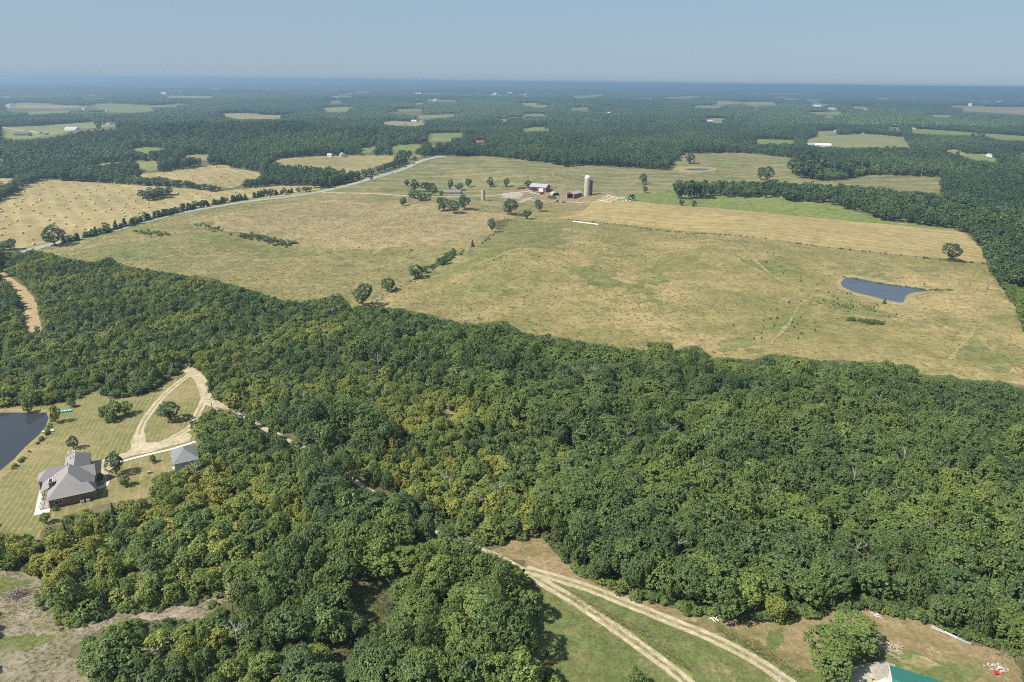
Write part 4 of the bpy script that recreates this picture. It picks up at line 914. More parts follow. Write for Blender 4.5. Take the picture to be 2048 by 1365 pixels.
# ------------------------------------------------------------------ brick house by the pond
def brick_house():
    h = thing('brick_house', 'brown brick house with grey hipped shingle roof beside the pond lawn', 'house', -124.9, 156.8, math.atan2(0.466, 0.885))
    MB().box(0, 10.4, 0, 12.6, -0.3, 2.8).build('wall', 'brick', h)
    MB().box(2.9, 8.75, 12.6, 23, -0.3, 2.8).build('garage_wall', 'brick', h)
    MB().box(-3.2, 2.9, 11.5, 16, -0.3, 2.8).build('wing_wall', 'brick', h)
    r = hip_roof(-0.4, 10.8, -0.4, 13.0, 2.9, ((5.0, 5.0), (5.0, 10.0)), 7.1).build('roof', 'shingle', h)
    hip_roof(2.5, 9.15, 9.0, 23.4, 2.95, ((5.8, 10.0), (5.8, 20.0)), 5.7).build('garage_roof', 'shingle', h)
    hip_roof(-3.6, 6.0, 11.1, 16.4, 2.92, ((-1.0, 13.75), (5.0, 13.75)), 5.3).build('wing_roof', 'shingle', h)
    g = MB(); g.add([(6.0, 8.3, 2.96), (11.0, 8.3, 2.96), (11.0, 12.9, 2.96), (6.0, 12.9, 2.96), (5.0, 10.6, 5.5), (11.0, 10.6, 5.5), (11.0, 8.3, 2.8), (11.0, 12.9, 2.8)], [(0, 1, 5, 4), (2, 3, 4, 5), (1, 6, 7, 2, 5), (3, 0, 4)]); g.build('front_gable', 'shingle', h)
    g = MB(); g.add([(7.6, -0.3, 2.94), (11.3, -0.3, 2.94), (11.3, 3.9, 2.94), (7.6, 3.9, 2.94), (6.6, 1.8, 4.9), (9.6, 1.8, 4.9), (11.3, -0.3, 2.78), (11.3, 3.9, 2.78)], [(0, 1, 5, 4), (2, 3, 4, 5), (1, 2, 5), (1, 6, 7, 2), (3, 0, 4)]); g.build('front_hip', 'shingle', h)
    MB().box(10.4, 10.9, 0.1, 3.6, -0.3, 2.8).build('front_bay_wall', 'brick', h); MB().box(10.4, 10.7, 8.7, 12.5, -0.3, 2.9).build('front_gable_wall', 'brick', h)
    p = MB(); p.add([(-2.2, 5.2, 2.75), (1.4, 5.2, 4.35), (1.4, 11.0, 4.35), (-2.2, 11.0, 2.75), (-2.2, 5.2, 2.58), (1.4, 5.2, 4.18), (1.4, 11.0, 4.18), (-2.2, 11.0, 2.58)], [(0, 1, 2, 3), (7, 6, 5, 4), (0, 4, 5, 1), (3, 2, 6, 7), (0, 3, 7, 4)]); p.build('porch_roof', 'shingle', h)
    for k in range(3): MB().box(-2.05, -1.85, 5.4 + k * 2.6, 5.6 + k * 2.6, 0, 2.7).build('porch_post', 'timber', h)
    c = MB().box(0.1, 1.0, 5.0, 7.0, 2.8, 5.4).build('chimney', 'brick', r); MB().box(0.25, 0.85, 5.2, 6.8, 5.4, 5.46).build('flue', 'dark_gap', r)
    MB().box(0.0, 1.1, 4.9, 7.1, 5.36, 5.4).build('chimney_cap', 'white_paint', r)
    for x, y, z in ((5.5, 17.2, 5.5), (4.6, 17.8, 5.1), (7.7, 2.5, 4.7), (4.6, 10.6, 6.9)): MB().lathe([(0.09, z - 0.4), (0.09, z + 0.45), (0.14, z + 0.47), (0.0, z + 0.6)], 8, x, y).build('roof_vent', 'dark_steel', r)
    f = MB(); f.box(-0.42, 10.82, -0.46, -0.42, 2.72, 2.9); f.build('fascia', 'white_paint', r)
    window(h, 2.2, 0, 0.9, 1.9, 1.3, 'y-'); window(h, 10.9, 1.8, 0.9, 1.6, 1.3, 'x+'); window(h, 10.7, 10.6, 0.8, 1.8, 1.5, 'x+'); window(h, -3.2, 13.7, 0.8, 1.8, 1.5, 'x-'); window(h, 0, 3.0, 0.8, 1.6, 1.3, 'x-')
    MB().box(8.75, 8.8, 13.6, 16.2, 0, 2.2).build('garage_door', 'white_paint', h); MB().box(8.75, 8.8, 18.0, 20.6, 0, 2.2).build('garage_door', 'white_paint', h)
    MB().box(10.4, 10.45, 5.6, 6.7, 0, 2.2).build('front_door', 'timber', h)
    return h
HOUSE = brick_house()
def hl(u, v):
    c, s = math.cos(HOUSE.rotation_euler.z), math.sin(HOUSE.rotation_euler.z); return -124.9 + u * c - v * s, 156.8 + u * s + v * c
HR = HOUSE.rotation_euler.z
drape('patio', [hl(*q) for q in ((-3.6, -1.9), (0.0, -1.9), (0.0, 4.9), (-2.4, 4.9), (-2.4, 11.4), (-3.6, 11.4))], 'concrete', 0.10)
drape('house_drive', [hl(*q) for q in ((8.85, 13.0), (11.0, 9.0), (13.2, 8.4), (13.6, 14), (16.5, 20), (20, 22.5), (17.5, 24.5), (13, 22.8), (8.85, 22.8))], 'gravel', 0.11)
drape('front_walk', [hl(*q) for q in ((10.5, 5.2), (11.8, 4.8), (13.6, 6.0), (14.0, 8.6), (12.7, 8.6), (12.4, 6.6), (10.5, 6.8))], 'concrete', 0.12)
dk = thing('wooden_deck', 'weathered brown timber deck on the pond side of the brick house', 'deck', *hl(-2.35, 0.4), HR)
for k in range(22): MB().box(0.0, 2.2, k * 0.22, k * 0.22 + 0.2, 0.25, 0.30).build('plank', 'grey_timber', dk)
for a in (0, 2.08):
    for b in (0, 2.2, 4.7): MB().box(a, a + 0.12, b, b + 0.12, 0, 1.2).build('post', 'timber', dk)
MB().box(0.02, 0.1, 0.12, 4.7, 1.1, 1.16).build('rail', 'timber', dk)
for k, (u, w_) in enumerate(((7.6, 'pale grey air conditioner box against the brick wall, nearer the corner window'), (9.0, 'pale grey air conditioner box against the brick wall, nearer the front corner'))):
    a = thing('air_conditioner', w_, 'air conditioner', *hl(u, -0.75), HR, 'air conditioners')
    MB().box(-0.45, 0.45, -0.42, 0.42, 0.05, 0.95, 0.06).build('case', 'galvanised', a); MB().lathe([(0.34, 0.95), (0.34, 0.99), (0.0, 1.0)], 14).build('fan_grille', 'dark_steel', a); MB().box(-0.55, 0.55, -0.5, 0.5, -0.05, 0.05).build('pad', 'concrete', a)
def front_shrub(u, v, R, w): x, y = hl(u, v); tree('bush', 'bush%d' % int(u % 3), x, y, R, R * 1.3, 0.3, w, 'bush')
front_shrub(11.6, 10.4, 1.1, 'dark clipped bush under the front gable of the brick house'); front_shrub(11.6, 12.6, 0.9, 'small dark bush at the drive end of the brick house front'); front_shrub(1.3, -1.3, 0.9, 'thin grey green bush below the brick house side window')

def outbuilding():
    h = thing('garage', 'pale blue garage with grey hipped roof beside the driveway', 'garage', -100.2, 176.4, math.atan2(0.47, 0.85))
    MB().box(0.2, 6.6, 0.2, 8.9, -0.3, 2.5).build('wall', 'blue_siding', h)
    r = hip_roof(-0.25, 7.05, -0.25, 9.35, 2.6, ((3.4, 4.2), (3.4, 5.6)), 4.7).build('roof', 'grey_shingle', h)
    MB().box(-0.27, 7.07, -0.3, -0.26, 2.4, 2.6).build('gutter', 'white_paint', r)
    window(h, 4.4, 0.2, 0.9, 0.95, 1.2, 'y-'); MB().box(1.2, 5.6, 8.9, 8.95, 0, 2.3).build('garage_door', 'white_paint', h); MB().box(-0.5, 0.18, 1.6, 2.6, 0, 0.18).build('step', 'concrete', h); MB().box(0.15, 0.2, 1.7, 2.6, 0.18, 2.2).build('door', 'white_paint', h)
    return h
outbuilding()
c_, s_ = math.cos(math.atan2(0.47, 0.85)), math.sin(math.atan2(0.47, 0.85))
ol = lambda u, v: (-100.2 + u * c_ - v * s_, 176.4 + u * s_ + v * c_)
drape('garage_apron', [ol(*q) for q in ((-0.2, 9.0), (6.9, 9.0), (7.2, 13.2), (2.5, 11.6), (-0.6, 10.3))], 'concrete', 0.12)
road('concrete_walk', [(392, 884), (340, 900), (305, 908), (262, 919), (240, 925)], 1.2, 'concrete', 0.13, 1.5)

# yard trees and bushes
YT = [(342, 797, 841, 46, 'oak1', 0.16, 'round dark green tree standing alone on the driveway island'), (148, 870, 898, 22, 'scrub1', 0.12, 'small dark round tree on the lawn between pond and house'),
      (234, 903, 950, 38, 'oak3', 0.1, 'dark blue green tree beside the concrete walk in front of the brick house'), (250, 948, 973, 27, 'scrub2', 0.5, 'thin grey green ornamental tree on the striped side lawn'),
      (306, 911, 926, 16, 'bush1', 0.42, 'small sparse tree beside the concrete walk near the garage'), (94, 1020, 1047, 24, 'scrub0', 0.55, 'bright green young tree at the patio corner'),
      (57, 800, 826, 20, 'scrub3', 0.5, 'light green willow like tree on the far pond bank'), (112, 812, 846, 22, 'bush2', 0.8, 'yellow green reeds and bush at the pond corner'), (143, 800, 815, 20, 'bush0', 0.45, 'green bush above the turquoise boat')]
for px, a, b, w, pr, ti, lb in YT: pxtree(px, a, b, w, pr, ti, lb, 'yard_tree' if not pr.startswith('bush') else 'bush', 'tree' if not pr.startswith('bush') else 'bush')
for k, (px, a, b, w, pr) in enumerate(((212, 806, 838, 26, 'scrub0'), (232, 800, 836, 34, 'scrub2'), (252, 800, 830, 30, 'scrub1'), (222, 822, 843, 28, 'bush1'))):
    pxtree(px, a, b, w, pr, 0.5, 'bright green shrub in the clump on the striped lawn', 'bush', 'bush', 'clump of shrubs on the lawn')
for k in range(26):   # reeds along the pond edge
    p0 = np.array([(99, 826), (103, 845), (93, 870), (70, 893), (45, 920), (20, 945)], float); t = rng.uniform(0, 4.99); i = int(t); q = p0[i] + (p0[i + 1] - p0[i]) * (t - i)
    x, y = G1(*q); tree('reed_clump', 'bush%d' % (k % 3), x, y, rng.uniform(0.5, 1.0), rng.uniform(0.7, 1.3), 0.75, 'yellow green reed clump on the edge of the house pond', 'reeds', 'reed clumps around the house pond')

# pond things
def boat():
    x, y = G1(133, 824); b = thing('rowing_boat', 'turquoise plastic boat pulled up on the grass by the pond', 'boat', x, y, 0.25)
    m = MB(); n = 9; prof = []
    for i in range(n):
        t = i / (n - 1); w = 0.62 * math.sin(math.pi * min(1, 0.12 + 0.9 * t)) ** 0.6 + 0.05; L = -1.9 + 3.8 * t; k = len(m.v)
        m.v += [(L, -w, 0.5), (L, -w * 0.7, 0.08), (L, w * 0.7, 0.08), (L, w, 0.5), (L, w * 0.86, 0.48), (L, 0.0, 0.2), (L, -w * 0.86, 0.48)]
        if i: m.f += [tuple((k - 7 + a, k - 7 + (a + 1) % 7, k + (a + 1) % 7, k + a)) for a in range(7)]
    m.f += [tuple(range(6, -1, -1)), tuple(range(len(m.v) - 7, len(m.v)))]
    m.build('hull', 'turquoise_plastic', b); MB().box(-0.6, -0.3, -0.5, 0.5, 0.40, 0.45).build('seat', 'white_paint', b); MB().box(0.6, 0.9, -0.5, 0.5, 0.40, 0.45).build('seat', 'white_paint', b)
boat()
x, y = G1(96, 864); d_ = thing('dock', 'small pale dock lying on the near pond bank', 'dock', x, y, 0.35)
for k in range(10): MB().box(-1.7 + k * 0.34, -1.39 + k * 0.34, -0.55, 0.55, 0.32, 0.38).build('plank', 'white_paint', d_)
for s in (-0.45, 0.35): MB().box(-1.7, 1.7, s, s + 0.1, 0.18, 0.32).build('beam', 'grey_timber', d_)
x, y = G1(143, 905); f_ = thing('fire_pit', 'ring of pale stones on the lawn above the house', 'fire pit', x, y)
for k in range(11):
    a = k * 6.283 / 11; MB().box(-0.2, 0.2, -0.15, 0.15, -0.03, 0.28, 0.06).build('stone', 'rubble', f_).location = (0.9 * math.cos(a), 0.9 * math.sin(a), 0)
x, y = G1(26, 1042 - 60); 
x, y = G1(299, 947); t_ = thing('garden_cart', 'small dark garden cart left on the side lawn', 'cart', x, y, 0.5)
MB().box(-0.55, 0.55, -0.35, 0.35, 0.35, 0.7, 0.05).build('tray', 'silver_paint', t_); MB().tube([(0.5, 0, 0.5), (1.2, 0, 0.8)], [0.03, 0.03]).build('handle', 'dark_steel', t_)
for s in (-0.42, 0.42): MB().tube([(-0.2, s - 0.04, 0.22), (-0.2, s + 0.04, 0.22)], [0.22, 0.22], 12).build('wheel', 'rubber', t_)

# ------------------------------------------------------------------ farm
def silo(px, ytop, ybase, wpx, name, label, wallm, dome, topm='galvanised'):
    x, y = G1(px, ybase); c = PX(x, y, float(hz(x, y)))[2]; R = wpx / 2 * c / F_PX; Ht = (ybase - ytop) * c / F_PX / 0.99
    s = thing(name, label, 'silo', x, y); b = MB(); n = 24; hb_ = Ht - (R if dome else 0)
    b.lathe([(R, -0.5), (R, hb_), (R * 0.93, hb_), (R * 0.93, hb_ - 1.5)] if not dome else [(R, -0.5), (R, hb_)], n); b.build('wall', wallm, s)
    if dome: MB().lathe([(R * 1.03, hb_ - 0.15)] + [(R * 1.03 * math.cos(a), hb_ + R * math.sin(a)) for a in np.linspace(0, 1.5, 7)], n).build('dome', topm, s)
    else: MB().lathe([(R * 0.92, hb_ - 1.2), (0.0, hb_ - 1.2)], n).build('floor', 'dark_gap', s)
    me = MB().lathe([(R + 0.02, 0), (R + 0.06, 0.03), (R + 0.06, 0.1), (R + 0.02, 0.13)], n).mesh('hoop', 'galvanised' if wallm != 'dark_silo' else 'dark_steel')
    for k in range(int(hb_ / 1.6)): share('hoop', me, s, (0, 0, 0.8 + k * 1.6))
    ch = MB(); ch.box(R, R + 0.7, -0.4, 0.4, 0, hb_ - 0.3); ch.build('chute', wallm, s).rotation_euler = (0, 0, 0.6)
    return s
silo(1173.5, 352, 391.5, 11.5, 'silo', 'tall pale concrete silo with white dome beside the red open shed', 'silo_stave', True, 'white_wrap')
silo(1180.5, 362, 390, 6, 'silo', 'dark blue grey silo standing behind the domed concrete silo', 'dark_silo', False)
silo(966, 380.5, 401, 6.3, 'silo', 'short roofless concrete silo standing alone beside the farm drive', 'silo_stave', False)

def gable_barn(name, label, px, py, L, W, eave, rise, rz, wall, roof, front_open=0.0, cat='barn', win=0, slide=None):
    """ridge along local y, front gable at y=0, origin at the middle of the front"""
    x, y = G1(px, py); h = thing(name, label, cat, x, y, rz); w = W / 2; t = 0.12
    side = MB(); side.box(-w, -w + t, 0, L, -0.4, eave); side.build('side_wall', wall, h); MB().box(w - t, w, 0, L, -0.4, eave).build('side_wall', wall, h)
    MB().prism([(-w, -0.4), (w, -0.4), (w, eave), (0, eave + rise), (-w, eave)], L - t, L - 0.002).build('back_wall', wall, h)
    o = front_open / 2
    if o:
        f = MB(); f.prism([(-w + t, -0.4), (-o, -0.4), (-o, eave * 0.86), (-o * 0.82, eave * 0.97), (-w + t, eave)], 0.004, t); f.prism([(o, -0.4), (w - t, -0.4), (w - t, eave), (o * 0.82, eave * 0.97), (o, eave * 0.86)], 0.004, t)
        f.prism([(-w + t, eave), (-o * 0.82, eave * 0.97), (o * 0.82, eave * 0.97), (w - t, eave), (0, eave + rise - t)], 0.004, t); f.build('front_wall', wall, h)
    else: MB().prism([(-w + t, -0.4), (w - t, -0.4), (w - t, eave), (0, eave + rise - 0.05), (-w + t, eave)], 0.004, t).build('front_wall', wall, h)
    for s in (-1, 1):
        r = MB(); e = 0.35; k = rise / w; pr = [(0, eave + rise + 0.12), (s * (w + e), eave - k * e + 0.12), (s * (w + e), eave - k * e + 0.02), (0, eave + rise + 0.02)]
        if s < 0: pr = pr[::-1]
        r.prism(pr, -0.35, L + 0.35); r.build('roof_slope', roof, h)
    MB().box(-0.15, 0.15, -0.36, L + 0.36, eave + rise + 0.08, eave + rise + 0.17).build('ridge_cap', 'galvanised', h)
    for s in (-1, 1): MB().box(s * w - 0.06, s * w + 0.06, -0.03, 0.02, 0, eave).build('corner_trim', 'white_paint', h)
    if slide:
        for k, (a, b, z1, m) in enumerate(slide): MB().box(-w - 0.06, -w - 0.004, a, b, 0, z1).build('side_door', m, h)
    return h
gable_barn('open_shed', 'red open fronted shed with pale metal roof next to the silos', 1140, 398, 17, 8.0, 5.0, 2.0, -0.62, 'red_metal', 'metal_roof', 6.2)
b_ = gable_barn('machine_barn', 'red barn with long pale blue grey roof and white sliding door', 1096, 383, 19, 13.0, 4.6, 2.6, 1.15, 'red_metal', 'metal_roof', 0, slide=[(3.0, 8.0, 3.6, 'white_metal'), (10.0, 17.5, 3.4, 'dark_gap')])
# low machinery shed with round grey roof
def quonset():
    x, y = G1(1112, 392); h = thing('round_roof_shed', 'low grey round roofed shed behind the green machinery', 'shed', x, y, 0.3)
    pr = [(4.2 * math.cos(a), 3.4 * math.sin(a)) for a in np.linspace(0, math.pi, 11)]; pr2 = [(4.05 * math.cos(a), 3.25 * math.sin(a)) for a in np.linspace(math.pi, 0, 11)]
    MB().prism(pr[::-1] , 8.8, 9).build('end_wall', 'galvanised', h)
    m = MB()
    for k in range(10): m.add([(*pr[k][:1], 0, pr[k][1]), (pr[k + 1][0], 0, pr[k + 1][1]), (pr[k + 1][0], 9, pr[k + 1][1]), (pr[k][0], 9, pr[k][1])], [(0, 1, 2, 3)])
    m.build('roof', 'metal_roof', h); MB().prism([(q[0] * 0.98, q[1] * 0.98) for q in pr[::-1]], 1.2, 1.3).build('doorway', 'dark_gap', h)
quonset()
def house_simple(name, label, x, y, W, D, eave, rise, rz, wall, roof, cat='house', group=None, wins=2, detail=True, overh=0.4):
    h = thing(name, label, cat, x, y, rz, group); w, d = W / 2, D / 2
    MB().prism([(-d, -1.0), (d, -1.0), (d, eave), (0, eave + rise - 0.05), (-d, eave)], -w, w).build('wall', wall, h)
    r = MB(); k = rise / d
    for s in (-1, 1):
        pr = [(0, eave + rise + 0.1), (s * (d + overh), eave - k * overh + 0.1), (s * (d + overh), eave - k * overh), (0, eave + rise)]
        r.prism(pr if s > 0 else pr[::-1], -w - overh, w + overh)
    ro = r.build('roof', roof, h)
    if detail:
        for q in range(wins): window(h, d, -w + W * (q + 1) / (wins + 1), 0.9, 1.2, 1.1, 'x+'); window(h, -d, -w + W * (q + 1) / (wins + 1), 0.9, 1.2, 1.1, 'x-')
        MB().box(d, d + 0.05, -0.5, 0.45, 0, 2.05).build('door', 'timber', h)
    return h
x, y = G1(903, 389); hs = house_simple('farmhouse', 'low cream farmhouse with grey roof among the farmyard trees', x, y, 17, 8, 2.7, 1.8, -1.45, 'cream_wall', 'grey_shingle', 'house', None, 4)
x, y = G1(918, 388); house_simple('shed', 'small grey roofed shed at the end of the cream farmhouse', x, y, 6, 5, 2.4, 1.3, -1.2, 'cream_wall', 'dark_roof', 'shed', None, 1)

def wheel(parent, x, y, r, w, name='wheel'):
    o = MB().tube([(x, y - w / 2, r), (x, y + w / 2, r)], [r, r], 14).build(name, 'rubber', parent); MB().tube([(x, y - w / 2 - 0.01, r), (x, y + w / 2 + 0.01, r)], [r * 0.5, r * 0.5], 10).build('rim', 'silver_paint', o)
def car(x, y, rz, paint, label, truck=False, group=None, z=None):
    c = thing('car' if not truck else 'pickup_truck', label, 'car' if not truck else 'pickup truck', x, y, rz, group, z)
    L = 2.35 if not truck else 2.75
    MB().prism([(-L, 0.35), (L, 0.35), (L, 0.75), (L - 0.15, 0.86), (L - 1.2, 0.98), (-L + 0.1, 1.0), (-L, 0.8)], -0.9, 0.9).build('body', paint, c)
    cab = [(-L + 0.35, 0.98), (L - 1.25, 0.98), (L - 1.9, 1.5), (-L + 0.9, 1.5)] if not truck else [(-0.5, 0.98), (1.45, 0.98), (0.9, 1.65), (-0.45, 1.65)]
    MB().prism(cab, -0.78, 0.78).build('cabin_glass', 'window_glass', c)
    r0, r1 = cab[3][0], cab[2][0]; MB().box(r0 + 0.04, r1 - 0.04, -0.74, 0.74, cab[2][1] - 0.02, cab[2][1] + 0.05, 0.03).build('cabin_roof', paint, c)
    if truck: MB().box(-L + 0.12, -0.6, -0.75, 0.75, 0.9, 1.004).build('bed_floor', 'dark_steel', c)
    for s in (-1, 1):
        for q in (-L * 0.62, L * 0.62): wheel(c, q, s * 0.82, 0.33, 0.24)
        MB().box(L - 0.02, L + 0.02, s * 0.65 - 0.18, s * 0.65 + 0.18, 0.62, 0.74).build('headlight', 'white_paint', c); MB().box(-L - 0.02, -L + 0.02, s * 0.68 - 0.14, s * 0.68 + 0.14, 0.66, 0.78).build('tail_light', 'red_paint', c)
    return c
for px, py, pa, lb in ((783, 345.5, 'white_paint', 'white car driving on the paved road below two dark cars'), (810, 335, 'charcoal_paint', 'dark car on the paved road, middle of the three'), (828, 327.5, 'charcoal_paint', 'dark car highest up the hill on the paved road')):
    x, y = G1(px, py); x2, y2 = G1(px + 6, py - 2.4); car(x, y, math.atan2(y2 - y, x2 - x), pa, lb, z=float(hz(x, y)) + 0.13)
x, y = G1(927, 394); car(x, y, 0.4, 'charcoal_paint', 'dark car parked beside the cream farmhouse', z=float(hz(x, y)) + 0.12)
x, y = G1(922, 395); car(x, y, 0.9, 'silver_paint', 'silver pickup truck parked beside the cream farmhouse', True, z=float(hz(x, y)) + 0.12)
x, y = G1(1071, 392); car(x, y, 0.2, 'white_paint', 'white pickup truck parked in front of the red barn', True, z=float(hz(x, y)) + 0.14)

def tractor(px, py, rz, paint, label):
    x, y = G1(px, py); t = thing('tractor', label, 'tractor', x, y, rz)
    MB().box(-0.2, 2.0, -0.42, 0.42, 0.9, 1.6, 0.08).build('bonnet', paint, t); MB().box(-1.4, 0.0, -0.6, 0.6, 0.7, 1.3, 0.06).build('chassis', paint, t); MB().box(-1.3, -0.05, -0.7, 0.7, 1.3, 2.5, 0.06).build('cab', 'window_glass', t); MB().box(-1.4, 0.05, -0.8, 0.8, 2.5, 2.62, 0.03).build('cab_roof', paint, t)
    for s in (-1, 1): wheel(t, -1.0, s * 0.95, 0.85, 0.45); wheel(t, 1.5, s * 0.75, 0.5, 0.3)
    MB().tube([(1.0, 0.2, 1.6), (1.0, 0.2, 2.4)], [0.05, 0.05]).build('exhaust', 'dark_steel', t)
tractor(1099, 396.5, 2.9, 'green_paint', 'green tractor parked in front of the round roofed shed'); tractor(1104, 397.5, 3.3, 'red_paint', 'red tractor beside the green tractor in the farmyard')
tractor(1108, 398, 3.0, 'green_paint', 'green tractor at the corner of the round roofed shed'); tractor(1113, 404.5, 2.6, 'yellow_paint', 'yellow loader tractor on the track below the sheds')
def trailer(px, py, rz, label, m='grey_timber', L=4.5):
    x, y = G1(px, py); t = thing('trailer', label, 'trailer', x, y, rz); MB().box(-L / 2, L / 2, -1.1, 1.1, 0.7, 0.85).build('deck', m, t)
    for s in (-1, 1): MB().box(-L / 2, L / 2, s * 1.1 - 0.04, s * 1.1 + 0.04, 0.85, 1.4).build('side_board', m, t); wheel(t, -0.4, s * 0.9, 0.4, 0.25); wheel(t, 0.5, s * 0.9, 0.4, 0.25)
    MB().tube([(L / 2, 0, 0.7), (L / 2 + 1.4, 0, 0.5)], [0.06, 0.06]).build('drawbar', 'dark_steel', t)
trailer(1127, 405.5, 0.1, 'grey farm trailer beside the yellow loader tractor'); trailer(1083, 388, 0.8, 'red grain trailer against the end of the red barn', 'red_paint', 6); trailer(1064, 393.5, 2.7, 'grey flatbed trailer behind the white pickup truck')
trailer(1038, 379, 0.2, 'blue implement trailer left of the red barn', 'blue_paint', 4); trailer(1046, 378, 0.4, 'rusty red implement trailer left of the red barn', 'red_paint', 5)

def pen():
    cs = [G1(*p) for p in ((1194, 403.5), (1222, 406), (1241, 398), (1212, 393.5))]
    drape('feed_pen_floor', cs, 'bank', 0.2)
    cx, cy = np.mean(cs, 0); p = thing('feed_pen', 'rectangular white feed pen of posts and troughs beside the silos', 'pen', cx, cy); z0 = p.location.z; me = MB().box(-0.15, 0.15, -0.15, 0.15, -0.3, 1.5).mesh('post', 'white_paint')
    tr = MB().box(-0.7, 0.7, -2.0, 2.0, 0, 0.5, 0.05).mesh('trough', 'sand')
    for i in range(4):
        a = np.array(cs[i]); b = np.array(cs[(i + 1) % 4]); L = np.hypot(*(b - a)); n = int(L / 2.2)
        for k in range(n): q = a + (b - a) * k / n; share('post', me, p, (q[0] - cx, q[1] - cy, float(hz(*q)) - z0))
        m = (a + b) / 2; o = MB().box(-L / 2, L / 2, -0.05, 0.05, 0.9, 1.15).build('rail', 'white_paint', p); o.location = (m[0] - cx, m[1] - cy, float(hz(*m)) - z0); o.rotation_euler = (0, 0, math.atan2(*(b - a)[::-1]))
    for i in range(3):
        for k in range(4):
            u, v = (i + 0.7) / 3.4, (k + 0.6) / 4.2; q = (np.array(cs[0]) * (1 - u) + np.array(cs[1]) * u) * (1 - v) + (np.array(cs[3]) * (1 - u) + np.array(cs[2]) * u) * v; share('trough', tr, p, (q[0] - cx, q[1] - cy, float(hz(*q)) - z0 + 0.22), 0.4)
pen()
def bale_mesh(name, mat, R=0.85, L=1.5):
    m = MB(); n = 14; k = len(m.v); rs = [(-L / 2, R * 0.55), (-L / 2 - 0.02, R * 0.9), (-L / 2 + 0.08, R), (L / 2 - 0.08, R), (L / 2 + 0.02, R * 0.9), (L / 2, R * 0.55)]
    for x_, r in rs:
        for q in range(n): w = 6.283 * q / n; m.v.append((x_, r * math.cos(w), R * 0.97 + r * math.sin(w)))
    for i in range(len(rs) - 1):
        for q in range(n): m.f.append((i * n + q, i * n + (q + 1) % n, (i + 1) * n + (q + 1) % n, (i + 1) * n + q))
    m.f.append(tuple(range(n))[::-1]); m.f.append(tuple((len(rs) - 1) * n + q for q in range(n)))
    return m.mesh(name, mat)
WB = bale_mesh('wrapped_bale', 'white_wrap', 0.62, 1.4); HB = bale_mesh('hay_bale', 'straw', 0.8, 1.45)
def bale(me, x, y, rz, label, group, name='hay_bale'): o = share(name, me, None, (x, y, float(hz(x, y))), rz, label=label, cat='hay bale', group=group)
a = np.array(G1(1147, 445)); b = np.array(G1(1199, 451.5)); n = int(np.hypot(*(b - a)) / 1.5)
for k in range(n): q = a + (b - a) * k / n; bale(WB, q[0], q[1], math.atan2(*(b - a)[::-1]), 'white wrapped bale in the long row along the mown hay strip', 'row of white wrapped bales', 'wrapped_bale')
for k in range(16):
    x, y = G1(rng.uniform(1241, 1266), rng.uniform(396.5, 403)); bale(WB, x, y, rng.uniform(0, 3), 'white wrapped bale in the loose heap beside the feed pen', 'white bales beside the feed pen', 'wrapped_bale')

# round bales in the stubble
def bales_in(poly, n, label, group, dmin, seed, avoid=()):
    r = np.random.default_rng(seed); q = np.array(poly); lo, hi = q.min(0), q.max(0); pts = []
    while len(pts) < n:
        px = r.uniform(max(lo[0], 0), hi[0]); py = r.uniform(lo[1], hi[1])
        if not inpoly(np.array([px]), np.array([py + 1]), poly)[0] or not inpoly(np.array([px]), np.array([py + 5]), poly)[0]: continue
        if any(inpoly(np.array([px]), np.array([py]), a_)[0] for a_ in avoid): continue
        x, y = G1(px, py)
        if any((x - a_) ** 2 + (y - b_) ** 2 < dmin ** 2 for a_, b_ in pts): continue
        pts.append((x, y)); bale(HB, x, y, r.normal() * 0.5 + 0.3, label, group)
SPIN = A([(800, 690), (1030, 690), (1030, 780), (800, 780)])
bales_in(BALES1, 125, 'round straw bale lying on the striped hay field left of the paved road', 'round bales on the striped hay field', 12, 3, [SPIN])
bales_in(BALES2, 26, 'round straw bale lying on the small tan hay field behind the hedge', 'round bales on the small tan hay field', 14, 4)

